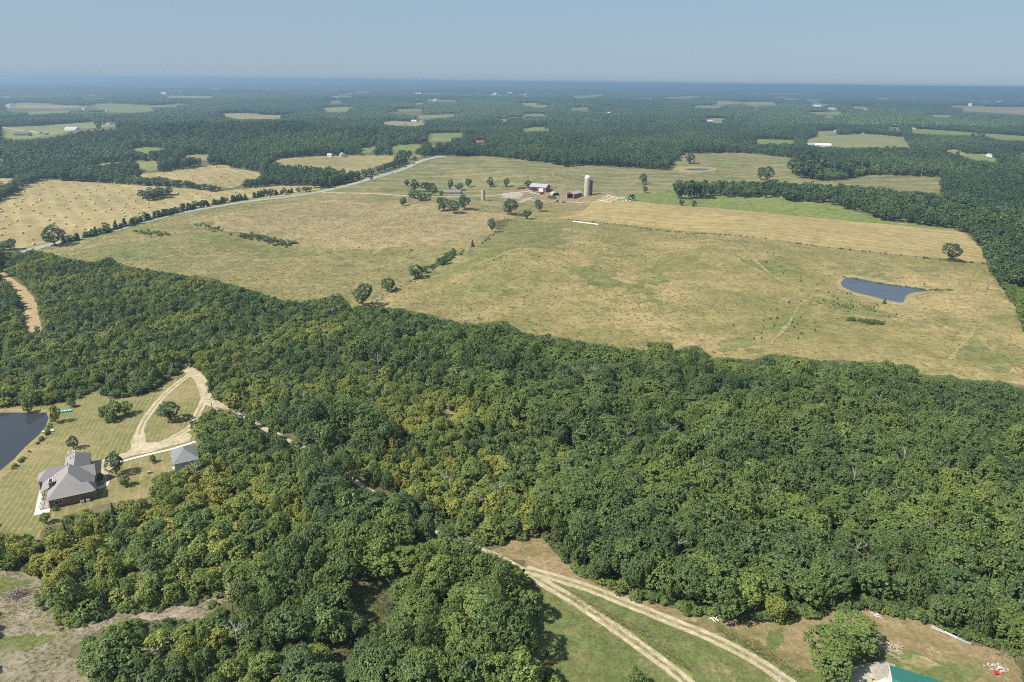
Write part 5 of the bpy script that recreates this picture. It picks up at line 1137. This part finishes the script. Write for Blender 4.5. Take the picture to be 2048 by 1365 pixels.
# farm and field trees
OK_ = 'dark broad crowned tree '
FT = [(806, 396, 413, 16, 'mid0', 'dark round tree alone on the tan pasture below the farm drive'), (1020.5, 399, 429.5, 33, 'oak2', 'wide airy tree with bare lower trunk below the farmyard'), (1078, 401, 423, 20, 'oak4', 'upright tree on the slope below the red open shed'),
      (1053.7, 420, 438.5, 21, 'mid3', 'small dark round tree at the bare earth corner of the pasture'), (983.6, 439, 465, 18, 'oak5', 'narrow thin tree on the bare red earth beside the fence'), (945, 481, 494, 10, 'cedar0', 'small dark cedar on the fence line below the bare earth'),
      (981, 357, 374.5, 17, 'mid1', 'round dark tree behind the farmyard, left of a pair'), (1013, 357, 374.5, 14, 'mid2', 'tall dark tree behind the farmyard, right of a pair'), (937, 358, 375, 15, 'mid3', 'upright dark tree at the right end of the farmhouse trees'), (1057, 362, 376, 18, 'mid4', 'round tree directly behind the red barn roof'),
      (1285.5, 348, 370, 19, 'oak0', 'tall dark tree alone in the green field right of the silos'), (1289.5, 372, 386, 11, 'mid2', 'small round tree below the lone dark tree right of the silos'), (1263, 390, 401, 19, 'bush0', 'low green bush beside the white bale heap'),
      (1379, 306, 328, 23, 'mid1', 'dark wide tree at the end of the wood by the field pond'), (1520.6, 335, 361, 17, 'oak1', 'left tree of the dark pair in the upper field'), (1534, 335, 364, 25, 'oak3', 'right and wider tree of the dark pair in the upper field'),
      (1363, 400, 412, 13, 'mid0', 'small dark tree at the left end of the green strip'), (1388, 402, 414, 11, 'bush1', 'small round bush on the green strip above the mown hay'), (1900, 487, 522, 38, 'oak2', 'broad dark tree alone at the edge of the mown hay strip'),
      (1768, 597, 608, 8, 'cedar1', 'small dark cedar on the near edge of the field pond'), (725.6, 567, 613, 43, 'oak4', 'large round tree where the fence meets the wood'), (777, 554.5, 583, 32, 'scrub1', 'round dense bush tree second along the pasture fence'),
      (831.6, 528, 558, 36, 'scrub2', 'wide dense bush tree third along the pasture fence'), (851, 530, 547, 16, 'scrub0', 'small bush tree against the wide third fence tree'), (890, 512, 530, 18, 'bush2', 'low bush on the weedy fence line above the three fence trees'),
      (110, 452, 492, 46, 'oak5', 'large tree at the bottom of the road hedge near the wood'), (20, 478, 500, 34, 'oak0', 'dark tree at the left edge beside the hay field corner'), (743, 352, 362, 8, 'mid0', 'small tree beside the bend of the paved road')]
for px, a, b, w, pr, lb in FT: pxtree(px, a, b, w, pr, 0.14 if pr[:3] in ('oak', 'mid') else 0.3, lb, 'cedar_tree' if pr.startswith('cedar') else 'bush' if pr.startswith('bush') else 'field_tree', 'cedar' if pr.startswith('cedar') else 'bush' if pr.startswith('bush') else 'tree')
for px, a, b, w, pr, ti in ((901, 360, 381, 13, 'mid3', 0.2), (917, 367, 381, 23, 'mid0', 0.45), (830, 361, 383, 23, 'mid1', 0.15), (814, 360, 373, 12, 'mid2', 0.15), (855, 364, 383, 29, 'mid4', 0.1), (868, 373, 393, 15, 'mid0', 0.35), (822, 383, 396, 15, 'mid1', 0.5),
                         (842, 383, 402, 29, 'mid2', 0.4), (829, 380, 398, 20, 'mid3', 0.5), (858.6, 387, 397, 11, 'mid4', 0.4), (883, 382.5, 392.5, 11, 'mid0', 0.2)):
    pxtree(px, a, b, w, pr, ti, 'green tree in the grove around the cream farmhouse', 'farm_tree', 'tree', 'grove around the cream farmhouse')
for px, a, b, w, pr in ((887, 394, 422, 32, 'oak0'), (908, 402, 427, 27, 'oak3'), (929, 393, 420, 27, 'oak1')): pxtree(px, a, b, w, pr, 0.12, {887: 'left and tallest of the three dark trees below the farmhouse', 908: 'middle and lowest of the three dark trees below the farmhouse', 929: 'right tree with visible trunk of the three below the farmhouse'}[px], 'field_tree', 'tree')
for k in range(12):
    px = np.interp(k + rng.uniform(-0.3, 0.3), [0, 11], [1350, 1409]); pxtree(px, 364 + rng.uniform(-2, 4) , 391 + rng.uniform(-3, 7), 21, 'mid%d' % (k % 5), 0.16, 'dark tree in the short row above the green strip', 'field_tree', 'tree', 'short tree row on the green strip')
for k, (px, py) in enumerate([(1602, 357), (1585, 348), (1615, 352), (1595, 340), (1625, 358), (1665, 354), (1680, 352), (1690, 357), (1705, 350), (1650, 348), (1720, 349), (1612, 335), (1640, 340)]):
    pxtree(px, py - 30, py, 30, 'mid%d' % (k % 5), 0.14, 'dark tree in the ragged clump jutting into the upper field', 'field_tree', 'tree', 'ragged clump in the upper field')
x, y = G1(1974, 581); tree('dead_bush', 'bare0', x, y, 4.0, 5.5, 0.5, 'leafless grey bush at the right end of the field pond ditch', 'dead bush')
# hedge of cedars along the road
hl_ = pxline([(130, 487), (230, 462), (338, 431), (420, 412), (500, 399), (535, 393), (575, 388.5), (618, 383.5)], 1.0); n_h = 0
for k in range(0, len(hl_), 3):
    q = hl_[k]; f = k / len(hl_)
    if f > 0.72 and rng.uniform() < 0.45: continue
    n_h += 1; big = rng.uniform() < 0.15; x, y = q + rng.normal(size=2) * 1.5 + np.array([-2.0, 3.0])
    if rng.uniform() < 0.6: tree('hedge_cedar', 'midcedar%d' % (k % 2), x, y, rng.uniform(2.1, 3.2), rng.uniform(3.8, 7.0), 0.12, 'dark pointed cedar in the hedge along the paved road', 'cedar', 'cedar hedge along the paved road')
    else: tree('hedge_tree', 'mid%d' % (k % 5), x, y, rng.uniform(2.6, 4.0), rng.uniform(4.0, 7.5), 0.14, 'low round hedge tree along the paved road', 'tree', 'hedge trees along the paved road')
for k, (px, py) in enumerate([(287, 398), (297, 401), (308, 399), (318, 396), (328, 396), (337, 391), (303, 393), (320, 391)]):
    pxtree(px, py - 17, py, 22, 'mid%d' % (k % 5), 0.22, 'tree in the island of trees in the striped hay field', 'field_tree', 'tree', 'tree island in the striped hay field')
for k in range(15):   # trees along the road up the hill
    t = k / 14; px = np.interp(t, [0, 1], [632, 826]) + rng.normal() * 2; py = np.interp(px, [632, 700, 745, 790, 830], [377, 365, 350, 334, 322]) - 1; pxtree(px, py - np.interp(t, [0, 1], [20, 9]), py, np.interp(t, [0, 1], [24, 12]), 'mid%d' % (k % 5), 0.16, 'dark tree in the row climbing the hill beside the paved road', 'field_tree', 'tree', 'tree row climbing the hill road')

# young cedars and weeds dotted over the pasture
ced_px = [(541, 218, 12), (580, 165, 4), (545, 158, 4), (587, 217, 5), (628, 243, 4), (640, 284, 6), (740, 308, 6), (745, 325, 5), (745, 385, 7), (838, 385, 7), (835, 350, 5), (742, 448, 8), (672, 455, 14), (605, 495, 5), (603, 545, 13), (565, 550, 11), (522, 560, 6), (585, 590, 13), (525, 597, 6), (512, 632, 8), (512, 662, 8), (467, 667, 6),
          (690, 570, 8), (722, 580, 7), (703, 598, 8), (740, 540, 7), (822, 572, 5), (825, 615, 6), (745, 633, 5), (727, 665, 6), (933, 418, 7), (955, 430, 5), (1037, 443, 6), (1033, 402, 5), (1255, 538, 8), (1300, 525, 4), (1463, 348, 5), (1730, 352, 5), (905, 395, 4), (1013, 402, 4), (347, 587, 6), (448, 203, 5), (975, 135, 5), (1103, 151, 5), (1145, 154, 5), (830, 125, 4), (1463, 184, 5), (905, 132, 4)]
for X, Y, s in ced_px:
    px, py = 1348 + X * 0.3418, 450 + (Y + 4) * 0.3418; x, y = G1(px, py); c = PX(x, y, 0)[2]; R = max(0.5, s * 0.3418 * c / F_PX * 0.55)
    tree('young_cedar', 'midcedar%d' % (X % 2), x, y, R, R * 2.2, 0.15, 'small dark young cedar on the pasture near the field pond', 'cedar', 'young cedars on the pasture near the pond')
for X, Y, s in [(1210, 285, 9), (1248, 60, 8), (905, 130, 5), (1105, 95, 4), (1045, 65, 5), (650, 410, 6), (710, 405, 5), (750, 457, 6), (1088, 495, 5), (840, 118, 10), (360, 60, 15), (1285, 40, 4)]:
    px, py = 700 + X * 0.3418, 480 + (Y + 4) * 0.3418; x, y = G1(px, py); c = PX(x, y, 0)[2]; R = max(0.6, s * 0.3418 * c / F_PX * 0.6)
    tree('weed_bush', 'bush%d' % (X % 3), x, y, R, R * 0.9, 0.2, 'small dark weed bush on the open pasture left of the pond', 'bush', 'weed bushes on the open pasture')
def weeds(pts, w, n, seed, s0, s1, tint, name, label, meshes=None):
    r = np.random.default_rng(seed); ln = pxline(pts, 2.0); k = r.integers(0, len(ln), n); q = ln[k] + r.normal(size=(n, 2)) * w; s = r.uniform(s0, s1, n)
    scatter(name, meshes or [TP['bush%d' % i]['mesh'] for i in range(3)], np.stack([q[:, 0], q[:, 1], hz(q[:, 0], q[:, 1])], -1), np.stack([s, s, s * 0.8], -1), r.uniform(0, 6.28, n), r.integers(0, 3, n), np.clip(tint + r.normal(size=n) * 0.15, 0, 1), label, 'weeds')
weeds([(1000, 455), (960, 490), (925, 505), (890, 525), (850, 548), (800, 575), (750, 605)], 1.0, 75, 5, 0.12, 0.5, 0.35, 'fence_weeds', 'dark weeds along the diagonal pasture fence')
weeds([(905, 505), (895, 520), (870, 533)], 2.5, 60, 12, 0.5, 0.9, 0.3, 'ditch_weeds', 'thick dark green bushes in the ditch on the fence line')
weeds([(485, 471), (510, 476), (545, 483), (585, 491)], 3.0, 120, 6, 0.4, 0.9, 0.4, 'pasture_weeds', 'dark green weed streak across the tan west pasture')
weeds([(280, 464), (300, 467), (335, 471)], 3.0, 60, 7, 0.3, 0.7, 0.45, 'pasture_weeds', 'green weed streak on the pasture below the road')
weeds([(395, 450), (425, 457), (440, 462)], 3.0, 40, 14, 0.3, 0.6, 0.45, 'pasture_weeds', 'faint weed streak between the two larger pasture streaks')
weeds([(1130, 440), (1250, 452), (1420, 469), (1640, 494), (1860, 518), (1975, 528)], 0.6, 130, 8, 0.15, 0.5, 0.25, 'hay_edge_weeds', 'dark weeds along the lower edge of the mown hay strip')
weeds([(1705, 640), (1735, 645), (1760, 648)], 2.0, 40, 9, 0.3, 0.7, 0.35, 'pond_weeds', 'green weed patch on the pasture below the field pond')
weeds([(1650, 605), (1690, 612), (1735, 614)], 4.0, 70, 10, 0.15, 0.4, 0.5, 'pond_weeds', 'low green weeds below the field pond bank')
weeds([(1690, 556), (1790, 572), (1850, 580), (1900, 582)], 0.8, 110, 11, 0.15, 0.4, 0.55, 'pond_reeds', 'green reeds along the far edge of the field pond')
weeds([(1150, 1194), (1225, 1236), (1300, 1282), (1380, 1336)], 0.9, 620, 13, 0.4, 1.0, 0.25, 'track_weeds', 'tall weeds between the two gravel tracks', TUFTS)
weeds([(1440, 1262), (1490, 1284), (1545, 1316), (1595, 1350)], 0.9, 500, 15, 0.4, 1.2, 0.2, 'track_weeds', 'green weeds along the upper side of the far gravel track', TUFTS)
weeds([(1155, 1140), (1250, 1172), (1369, 1212), (1420, 1222), (1507, 1228), (1600, 1222), (1700, 1204), (1790, 1218), (1870, 1238), (1950, 1275), (2030, 1298)], 1.1, 380, 16, 0.3, 0.85, 0.5, 'wood_edge_bushes', 'low green bushes along the foot of the oak wood')
weeds([(100, 1200), (160, 1242), (240, 1216), (330, 1212), (440, 1190)], 1.2, 160, 17, 0.25, 0.7, 0.6, 'scrub_edge_bushes', 'low bushes along the edge of the bare cleared ground')

# fences
def fence(pts, label, sp=4.0, wires=3):
    ln = pxline(pts, sp); x0, y0 = ln[0]; f = thing('wire_fence', label, 'fence', x0, y0); z0 = f.location.z; me = MB().tube([(0, 0, -0.3), (0, 0, 1.35)], [0.09, 0.08], 5).mesh('post', 'grey_timber')
    for q in ln: share('post', me, f, (q[0] - x0, q[1] - y0, float(hz(*q)) - z0))
    for k in range(wires): MB().tube([(q[0] - x0, q[1] - y0, float(hz(*q)) - z0 + 0.4 + 0.4 * k) for q in ln], [0.012] * len(ln), 3).build('wire', 'galvanised', f)
fence([(1040, 440), (1000, 455), (960, 490), (925, 505), (890, 525), (850, 548), (800, 575), (745, 610)], 'wire fence running diagonally between the two tan pastures')
fence([(1130, 440), (1250, 452), (1420, 469), (1640, 494), (1860, 518), (1975, 528)], 'wire fence along the lower edge of the mown hay strip', 5.0)
fence([(345, 434), (500, 407), (640, 387), (720, 389), (800, 392)], 'wire fence between the paved road and the tan pasture', 6.0)
def pole(px, ytop, ybase, label, mat='grey_timber', arm=True, name='utility_pole', cat='pole'):
    x, y = G1(px, ybase); z = float(hz(x, y)); c = PX(x, y, z)[2]; Ht = (ybase - ytop) * c / F_PX; p = thing(name, label, cat, x, y)
    MB().tube([(0, 0, -0.4), (0, 0, Ht)], [0.2, 0.13], 8).build('shaft', mat, p)
    if arm: MB().box(-1.2, 1.2, -0.06, 0.06, Ht - 0.7, Ht - 0.55).build('crossarm', mat, p)
pole(661, 354, 377, 'tall utility pole among the trees beside the paved road'); pole(841, 305, 313, 'utility pole on the crest beside the hill road'); pole(1841.5, 336, 357, 'pale bare pole at the edge of the upper right field', 'silver_paint'); pole(133, 322, 333, 'utility pole in the tree belt above the bale fields')
def mast():
    x, y = G1(1053.5, 273); z = float(hz(x, y)); c = PX(x, y, z)[2]; Ht = 32 * c / F_PX; p = thing('radio_mast', 'thin pale lattice mast rising above the wood behind the farm', 'mast', x, y)
    for k in range(3): a = k * 2.094; MB().tube([(0.9 * math.cos(a), 0.9 * math.sin(a), -0.5), (0.5 * math.cos(a), 0.5 * math.sin(a), Ht)], [0.16, 0.1], 5).build('leg', 'galvanised', p)
    br = MB()
    for k in range(14):
        z0, z1 = Ht * k / 14, Ht * (k + 1) / 14
        for q in range(3): a = q * 2.094; b = a + 2.094; br.tube([(0.8 * math.cos(a), 0.8 * math.sin(a), z0), (0.75 * math.cos(b), 0.75 * math.sin(b), z1)], [0.06, 0.06], 3)
    br.build('bracing', 'galvanised', p)
mast()

# far houses, read off the photograph: pixel of the base, width in metres, wall, roof
FARH = [(A, 'on the left plain', [(65, 214, 30, 'w', 'g'), (650, 194, 34, 'w', 'w'), (575, 318, 22, 'w', 'r'), (640, 318, 24, 'w', 'r'), (425, 354, 26, 'w', 'g'), (135, 386, 24, 'd', 'd'), (260, 380, 18, 'c', 'g'), (495, 234, 20, 'w', 'g'), (1033, 254, 24, 'w', 'w'), (1200, 258, 34, 'w', 'g'), (1595, 243, 20, 'w', 'w'), (960, 151, 40, 'w', 'w'), (1050, 143, 40, 'w', 'w'), (1270, 117, 50, 'w', 'w'), (1480, 97, 60, 'w', 'w'), (625, 244, 20, 'w', 'g'), (820, 267, 18, 'w', 'w'), (1930, 508, 6, 'w', 'w'), (2005, 506, 16, 'c', 'g')]),
        (B, 'beyond the farm', [(850, 236, 26, 'w', 'w'), (320, 331, 24, 'c', 'r'), (375, 304, 14, 'w', 'w'), (415, 306, 14, 'w', 'w'), (750, 434, 20, 'c', 'r'), (725, 436, 12, 'w', 'g'), (1430, 274, 20, 'w', 'w'), (1515, 266, 26, 'w', 'w'), (1550, 274, 20, 'w', 'w'), (1800, 272, 30, 'w', 'r'), (1885, 278, 22, 'w', 'w'), (2020, 306, 26, 'w', 'w'), (1870, 316, 22, 'w', 'g'), (500, 183, 40, 'w', 'w'), (400, 152, 60, 'w', 'w'), (850, 149, 70, 'w', 'w'), (935, 148, 50, 'w', 'w'), (1030, 150, 50, 'w', 'w'), (745, 145, 40, 'w', 'w'), (20, 244, 24, 'w', 'w'), (1590, 278, 18, 'w', 'g'), (1960, 276, 20, 'w', 'w')]),
        (C, 'on the right plain', [(155, 306, 36, 'w', 'g'), (205, 306, 22, 'w', 'w'), (65, 274, 20, 'w', 'w'), (960, 364, 16, 'w', 'g'), (1030, 374, 28, 'w', 'g'), (1115, 374, 14, 'w', 'w'), (785, 446, 26, 'd', 'g'), (870, 450, 28, 'w', 'w'), (1395, 347, 24, 'c', 'r'), (1465, 446, 18, 'w', 'g'), (1450, 456, 12, 'w', 'w'), (1800, 480, 12, 'w', 'w'), (1850, 508, 12, 'w', 'g'), (920, 236, 30, 'w', 'w'), (990, 236, 30, 'w', 'w'), (1120, 243, 26, 'w', 'w'), (835, 219, 34, 'w', 'w'), (1730, 214, 30, 'w', 'w'), (1905, 162, 50, 'w', 'w'), (250, 272, 18, 'w', 'w'), (1280, 246, 24, 'w', 'w')])]
WM = {'w': 'white_paint', 'c': 'cream_wall', 'd': 'grey_timber'}; RM = {'w': 'white_wrap', 'g': 'galvanised', 'r': 'red_roof', 'd': 'dark_roof'}
WN = {'w': 'white', 'c': 'cream', 'd': 'grey'}; RN = {'w': 'white', 'g': 'grey', 'r': 'red', 'd': 'dark'}
rh = np.random.default_rng(44)
for fn, where, lst in FARH:
    for X, Y, W, wl, rf in lst:
        px, py = fn([(X, Y)])[0]; x, y = G1(px, py); far = y > 4000; e = 3.0 if not far else 6.5; up = 0 if y < 2300 else 4.0 if not far else 9
        h_ = house_simple('distant_house', 'tiny %s distant building with %s roof %s' % (WN[wl], RN[rf], where), x, y, W * (1 if not far else 0.8), W * 0.45, e + up, W * 0.1 + 0.5, rh.choice([0.0, 1.57]) + 1.57 + rh.normal() * 0.25, WM[wl], RM[rf], 'building', 'distant buildings %s' % where, 2, y < 1700)
        h_.location.z = float(hz(x, y))

# ------------------------------------------------------------------ near yard, bottom right
def green_barn():
    x0, y0 = 75.0, 103.4; d = np.array([83.6 - 75.0, 99.33 - 103.39]); rz = math.atan2(d[1], d[0])
    h = thing('green_roof_barn', 'white metal barn with dark green roof cut by the bottom edge', 'barn', x0, y0, rz)
    L, W, e, rise = 18.0, 11.0, 3.5, 1.7
    MB().box(0.3, L - 0.3, -0.42, -0.3, -0.4, e - 0.12).build('back_wall', 'white_metal', h); MB().box(0.3, L - 0.3, -W + 0.3, -W + 0.42, -0.4, e - 0.12).build('front_wall', 'white_metal', h)
    for xx in (0.3, L - 0.42):
        m = MB(); m.add([(xx, -0.43, -0.4), (xx, -W + 0.43, -0.4), (xx, -W + 0.43, e - 0.1), (xx, -W / 2, e + rise - 0.15), (xx, -0.43, e - 0.1), (xx + 0.12, -0.43, -0.4), (xx + 0.12, -W + 0.43, -0.4), (xx + 0.12, -W + 0.43, e - 0.1), (xx + 0.12, -W / 2, e + rise - 0.15), (xx + 0.12, -0.43, e - 0.1)], [(0, 1, 2, 3, 4), (9, 8, 7, 6, 5), (0, 5, 6, 1), (1, 6, 7, 2), (2, 7, 8, 3), (3, 8, 9, 4), (4, 9, 5, 0)]); m.build('gable_wall', 'white_metal', h)
    for s in (0, 1):
        m = MB(); a, b = (0.0, -W / 2) if s == 0 else (-W / 2, -W); za, zb = (e, e + rise) if s == 0 else (e + rise, e)
        m.add([(0, a, za), (L, a, za), (L, b, zb), (0, b, zb), (0, a, za - 0.08), (L, a, za - 0.08), (L, b, zb - 0.08), (0, b, zb - 0.08)], [(0, 3, 2, 1), (4, 5, 6, 7), (0, 1, 5, 4), (1, 2, 6, 5), (2, 3, 7, 6), (3, 0, 4, 7)]); m.build('roof_slope', 'green_metal', h)
    m = MB(); m.add([(-0.03, 0.0, e + 0.03), (-0.03, -W / 2, e + rise + 0.03), (-0.03, -W, e + 0.03), (-0.03, -W, e - 0.22), (-0.03, -W / 2, e + rise - 0.22), (-0.03, 0.0, e - 0.22), (0.02, 0.0, e + 0.03), (0.02, -W / 2, e + rise + 0.03), (0.02, -W, e + 0.03)], [(0, 1, 4, 5), (1, 2, 3, 4), (0, 6, 7, 1), (1, 7, 8, 2)]); m.build('rake_trim', 'white_paint', h)
    MB().box(0.25, 0.3, -7.2, -4.0, 0, 2.9).build('roller_door', 'white_paint', h)
green_barn()
drape('barn_slab', [(70.5, 101.5), (75.2, 103.6), (74.0, 96), (69, 95)], 'concrete', 0.12)
x, y = G1(1742, 1362); p_ = thing('yellow_bollard', 'short yellow post beside the green roofed barn pad', 'bollard', x, y); MB().lathe([(0.14, -0.1), (0.14, 1.0), (0.1, 1.07), (0, 1.09)], 12).build('post', 'yellow_paint', p_); MB().lathe([(0.145, 0.7), (0.146, 0.85)], 12).build('band', 'dark_steel', p_)
def pile(name, label, cat, px, py, n, sx, sy, size, mats, part, hgt=0.5, seed=1, group=None):
    x, y = G1(px, py); p = thing(name, label, cat, x, y); r = np.random.default_rng(seed); ms = {}
    for k in range(n):
        m = mats[r.integers(len(mats))]; l, w, t = size(r); o = MB().box(-l / 2, l / 2, -w / 2, w / 2, -t / 2, t / 2).build(part, m, p)
        a, b = r.normal() * sx, r.normal() * sy; d = (a / sx) ** 2 + (b / sy) ** 2; o.location = (a, b, 0.06 + hgt * math.exp(-d) * r.uniform(0.2, 1)); o.rotation_euler = (r.normal() * 0.25, r.normal() * 0.25, r.uniform(0, 3.14))
    return p
pile('lumber_pile', 'scattered pile of pale boards beside the big yard tree', 'lumber', 1782, 1297, 70, 1.3, 1.0, lambda r: (r.uniform(0.5, 1.8), 0.14, 0.06), ['pale_timber', 'timber', 'grey_timber'], 'board', 0.5, 2)
j_ = pile('junk_pile', 'heap of white and coloured rubbish with a red tarp by the wood corner', 'junk', 1995, 1338, 90, 0.8, 0.75, lambda r: (r.uniform(0.15, 0.6), r.uniform(0.1, 0.3), 0.06), ['white_paint', 'rubble', 'rubble', 'grey_timber', 'timber', 'brush_wood', 'grey_timber', 'blue_siding'], 'scrap', 0.5, 3)
m = MB(); r3 = np.random.default_rng(8); g = 6
for i in range(g):
    for k in range(g): m.v.append((i * 0.22 - 1.6 + r3.normal() * 0.04, k * 0.2 - 1.7 + r3.normal() * 0.04, 0.15 + r3.uniform(0, 0.3)))
for i in range(g - 1):
    for k in range(g - 1): m.f.append((i * g + k, (i + 1) * g + k, (i + 1) * g + k + 1, i * g + k + 1))
m.build('tarp', 'red_tarp', j_, label='crumpled red tarp on the rubbish heap')
pile('brush_heap', 'low heap of grey branches at the corner of the oak wood', 'brush', 2015, 1308, 60, 2.0, 0.9, lambda r: (r.uniform(0.8, 2.4), 0.05, 0.05), ['grey_timber', 'brush_wood'], 'branch', 0.5, 4)
pile('brush_pile', 'long dark heap of cut branches on the bare cleared ground', 'brush', 40, 1190, 90, 1.5, 1.1, lambda r: (r.uniform(1.0, 2.8), 0.07, 0.07), ['brush_wood', 'brush_wood', 'grey_timber'], 'branch', 1.1, 5)
pile('brush_pile', 'rusty brown heap of dead branches at the edge of the middle clearing', 'brush', 705, 1160, 80, 1.4, 1.1, lambda r: (r.uniform(0.8, 2.4), 0.06, 0.06), ['brush_wood', 'timber', 'red_roof'], 'branch', 1.2, 6)
pile('white_debris', 'small white heap of boards in the gap below the oak wood', 'debris', 1069, 1038, 10, 0.4, 0.9, lambda r: (r.uniform(0.8, 1.8), 0.35, 0.08), ['white_paint', 'white_wrap'], 'board', 0.6, 7)
pile('white_debris', 'few white scraps at the foot of the oak wood behind the yard tree', 'debris', 1757, 1232, 9, 0.7, 0.4, lambda r: (r.uniform(0.3, 0.7), 0.3, 0.08), ['rubble'], 'scrap', 0.3, 9)
pile('white_debris', 'thin white boards lying where the far track meets the oak wood', 'debris', 1428, 1238, 5, 0.6, 0.3, lambda r: (r.uniform(0.8, 1.8), 0.2, 0.06), ['rubble'], 'board', 0.2, 10)
a = np.array(G1(1862, 1256)); b = np.array(G1(1942, 1291)); st = thing('panel_stack', 'long low stack of white roofing panels along the wood edge', 'panels', *a, math.atan2(*(b - a)[::-1])); L = float(np.hypot(*(b - a)))
for k in range(7):
    for q in range(3): o = MB().box(0, L / 3.3, -0.24, 0.24, 0, 0.05).build('panel', 'white_metal' if (k + q) % 2 else 'galvanised', st); o.location = (q * L / 3 + rng.normal() * 0.15, rng.normal() * 0.1, 0.12 + k * 0.06); o.rotation_euler = (0, 0, rng.normal() * 0.02)
x, y = G1(1095, 1318); fd = thing('game_feeder', 'black barrel on thin legs standing in the grass left of the near track', 'feeder', x, y)
MB().lathe([(0.12, 0.9), (0.33, 1.1), (0.35, 1.9), (0.36, 1.92), (0.2, 2.05), (0, 2.08)], 14).build('barrel', 'black_plastic', fd)
for k in range(3): a_ = k * 2.094; MB().tube([(0.3 * math.cos(a_), 0.3 * math.sin(a_), 1.2), (0.65 * math.cos(a_), 0.65 * math.sin(a_), -0.1)], [0.04, 0.04], 6).build('leg', 'dark_steel', fd)
# the big yard tree with bare limbs showing, and the single bush at the bottom edge
for k, (px, py, w, a) in enumerate(((1652, 1335, 105, 1235), (1705, 1300, 100, 1218), (1660, 1372, 80, 1290))):
    pxtree(px, a, py, w, 'oak%d' % (k + 1), 0.55, ('left stem of the big olive yard tree beside the gravel pad', 'right stem of the big olive yard tree with bare grey limbs showing', 'lowest stem of the big olive yard tree above the gravel pad')[k], 'yard_tree', 'tree')
x, y = G1(1722, 1300); tree('dead_branches', 'bare1', x, y, 3.0, 6.0, 0.5, 'bare grey limbs on the right side of the big yard tree', 'dead tree')
pxtree(1275, 1332, 1385, 46, 'scrub3', 0.42, 'olive bush cut by the bottom edge left of the near track', 'bush', 'bush')
pxtree(145, 1150, 1226, 60, 'scrub2', 0.5, 'airy bright green tree with visible trunks on the cleared ground', 'young_tree', 'tree')
for px, py in ((745, 742), (1885, 965), (1800, 935), (1838, 1080), (1145, 760), (1180, 755), (1700, 980), (1530, 1010), (1950, 880), (1640, 800), (1400, 960), (450, 775), (480, 830), (425, 800)): x, y = G1(px, py + 20); tree('dead_tree', 'bare%d' % (px % 2), x, y, 2.6, 10.5 if px > 1000 else 5.0, 0.5, 'pale leafless dead tree poking out of the green canopy', 'dead tree', 'dead trees in the canopy')

# each look-alike also says its place among its kind
ORD = ['first', 'second', 'third', 'fourth', 'fifth', 'sixth', 'seventh', 'eighth', 'ninth', 'tenth', 'eleventh', 'twelfth', 'thirteenth', 'fourteenth', 'fifteenth', 'sixteenth', 'seventeenth', 'eighteenth', 'nineteenth', 'twentieth'] + ['twenty-' + q for q in ('first', 'second', 'third', 'fourth', 'fifth', 'sixth', 'seventh', 'eighth', 'ninth')] + ['thirtieth'] + ['thirty-' + q for q in ('first', 'second', 'third', 'fourth', 'fifth', 'sixth', 'seventh', 'eighth', 'ninth')] + ['fortieth'] + ['forty-' + q for q in ('first', 'second', 'third', 'fourth', 'fifth', 'sixth', 'seventh', 'eighth', 'ninth')] + ['fiftieth'] + ['fifty-' + q for q in ('first', 'second', 'third', 'fourth', 'fifth', 'sixth', 'seventh', 'eighth', 'ninth')]
bpy.context.view_layer.update()
by = {}
for o in COL.objects:
    if o.parent is None and 'group' in o and 'label' in o: by.setdefault(o['label'], []).append(o)
for lb, os_ in by.items():
    if 1 < len(os_) <= 59 and len(lb.split()) <= 12:
        os_.sort(key=lambda o: float(PX(o.location.x, o.location.y, o.location.z)[0]))
        for k, o in enumerate(os_): o['label'] = '%s, %s from the left' % (lb, ORD[k])
# ------------------------------------------------------------------ haze
hb = MB(); zl = float(GZ.min()) - 1.0
hb.box(-62500, 62500, -1500, 64000, zl, 116.0)
m_ = bpy.data.materials.new('haze_air'); m_.use_nodes = True; t_ = m_.node_tree; t_.nodes.remove(t_.nodes['Principled BSDF'])
pv = t_.nodes.new('ShaderNodeVolumePrincipled'); pv.inputs['Color'].default_value = (0.54, 0.78, 1.0, 1); pv.inputs['Density'].default_value = 2.2e-4; pv.inputs['Anisotropy'].default_value = 0.55
t_.links.new(pv.outputs[0], t_.nodes['Material Output'].inputs['Volume']); MATS['haze_air'] = m_
hb.build('haze', 'haze_air', kind='stuff', label='pale blue summer haze over the whole plain', cat='haze')
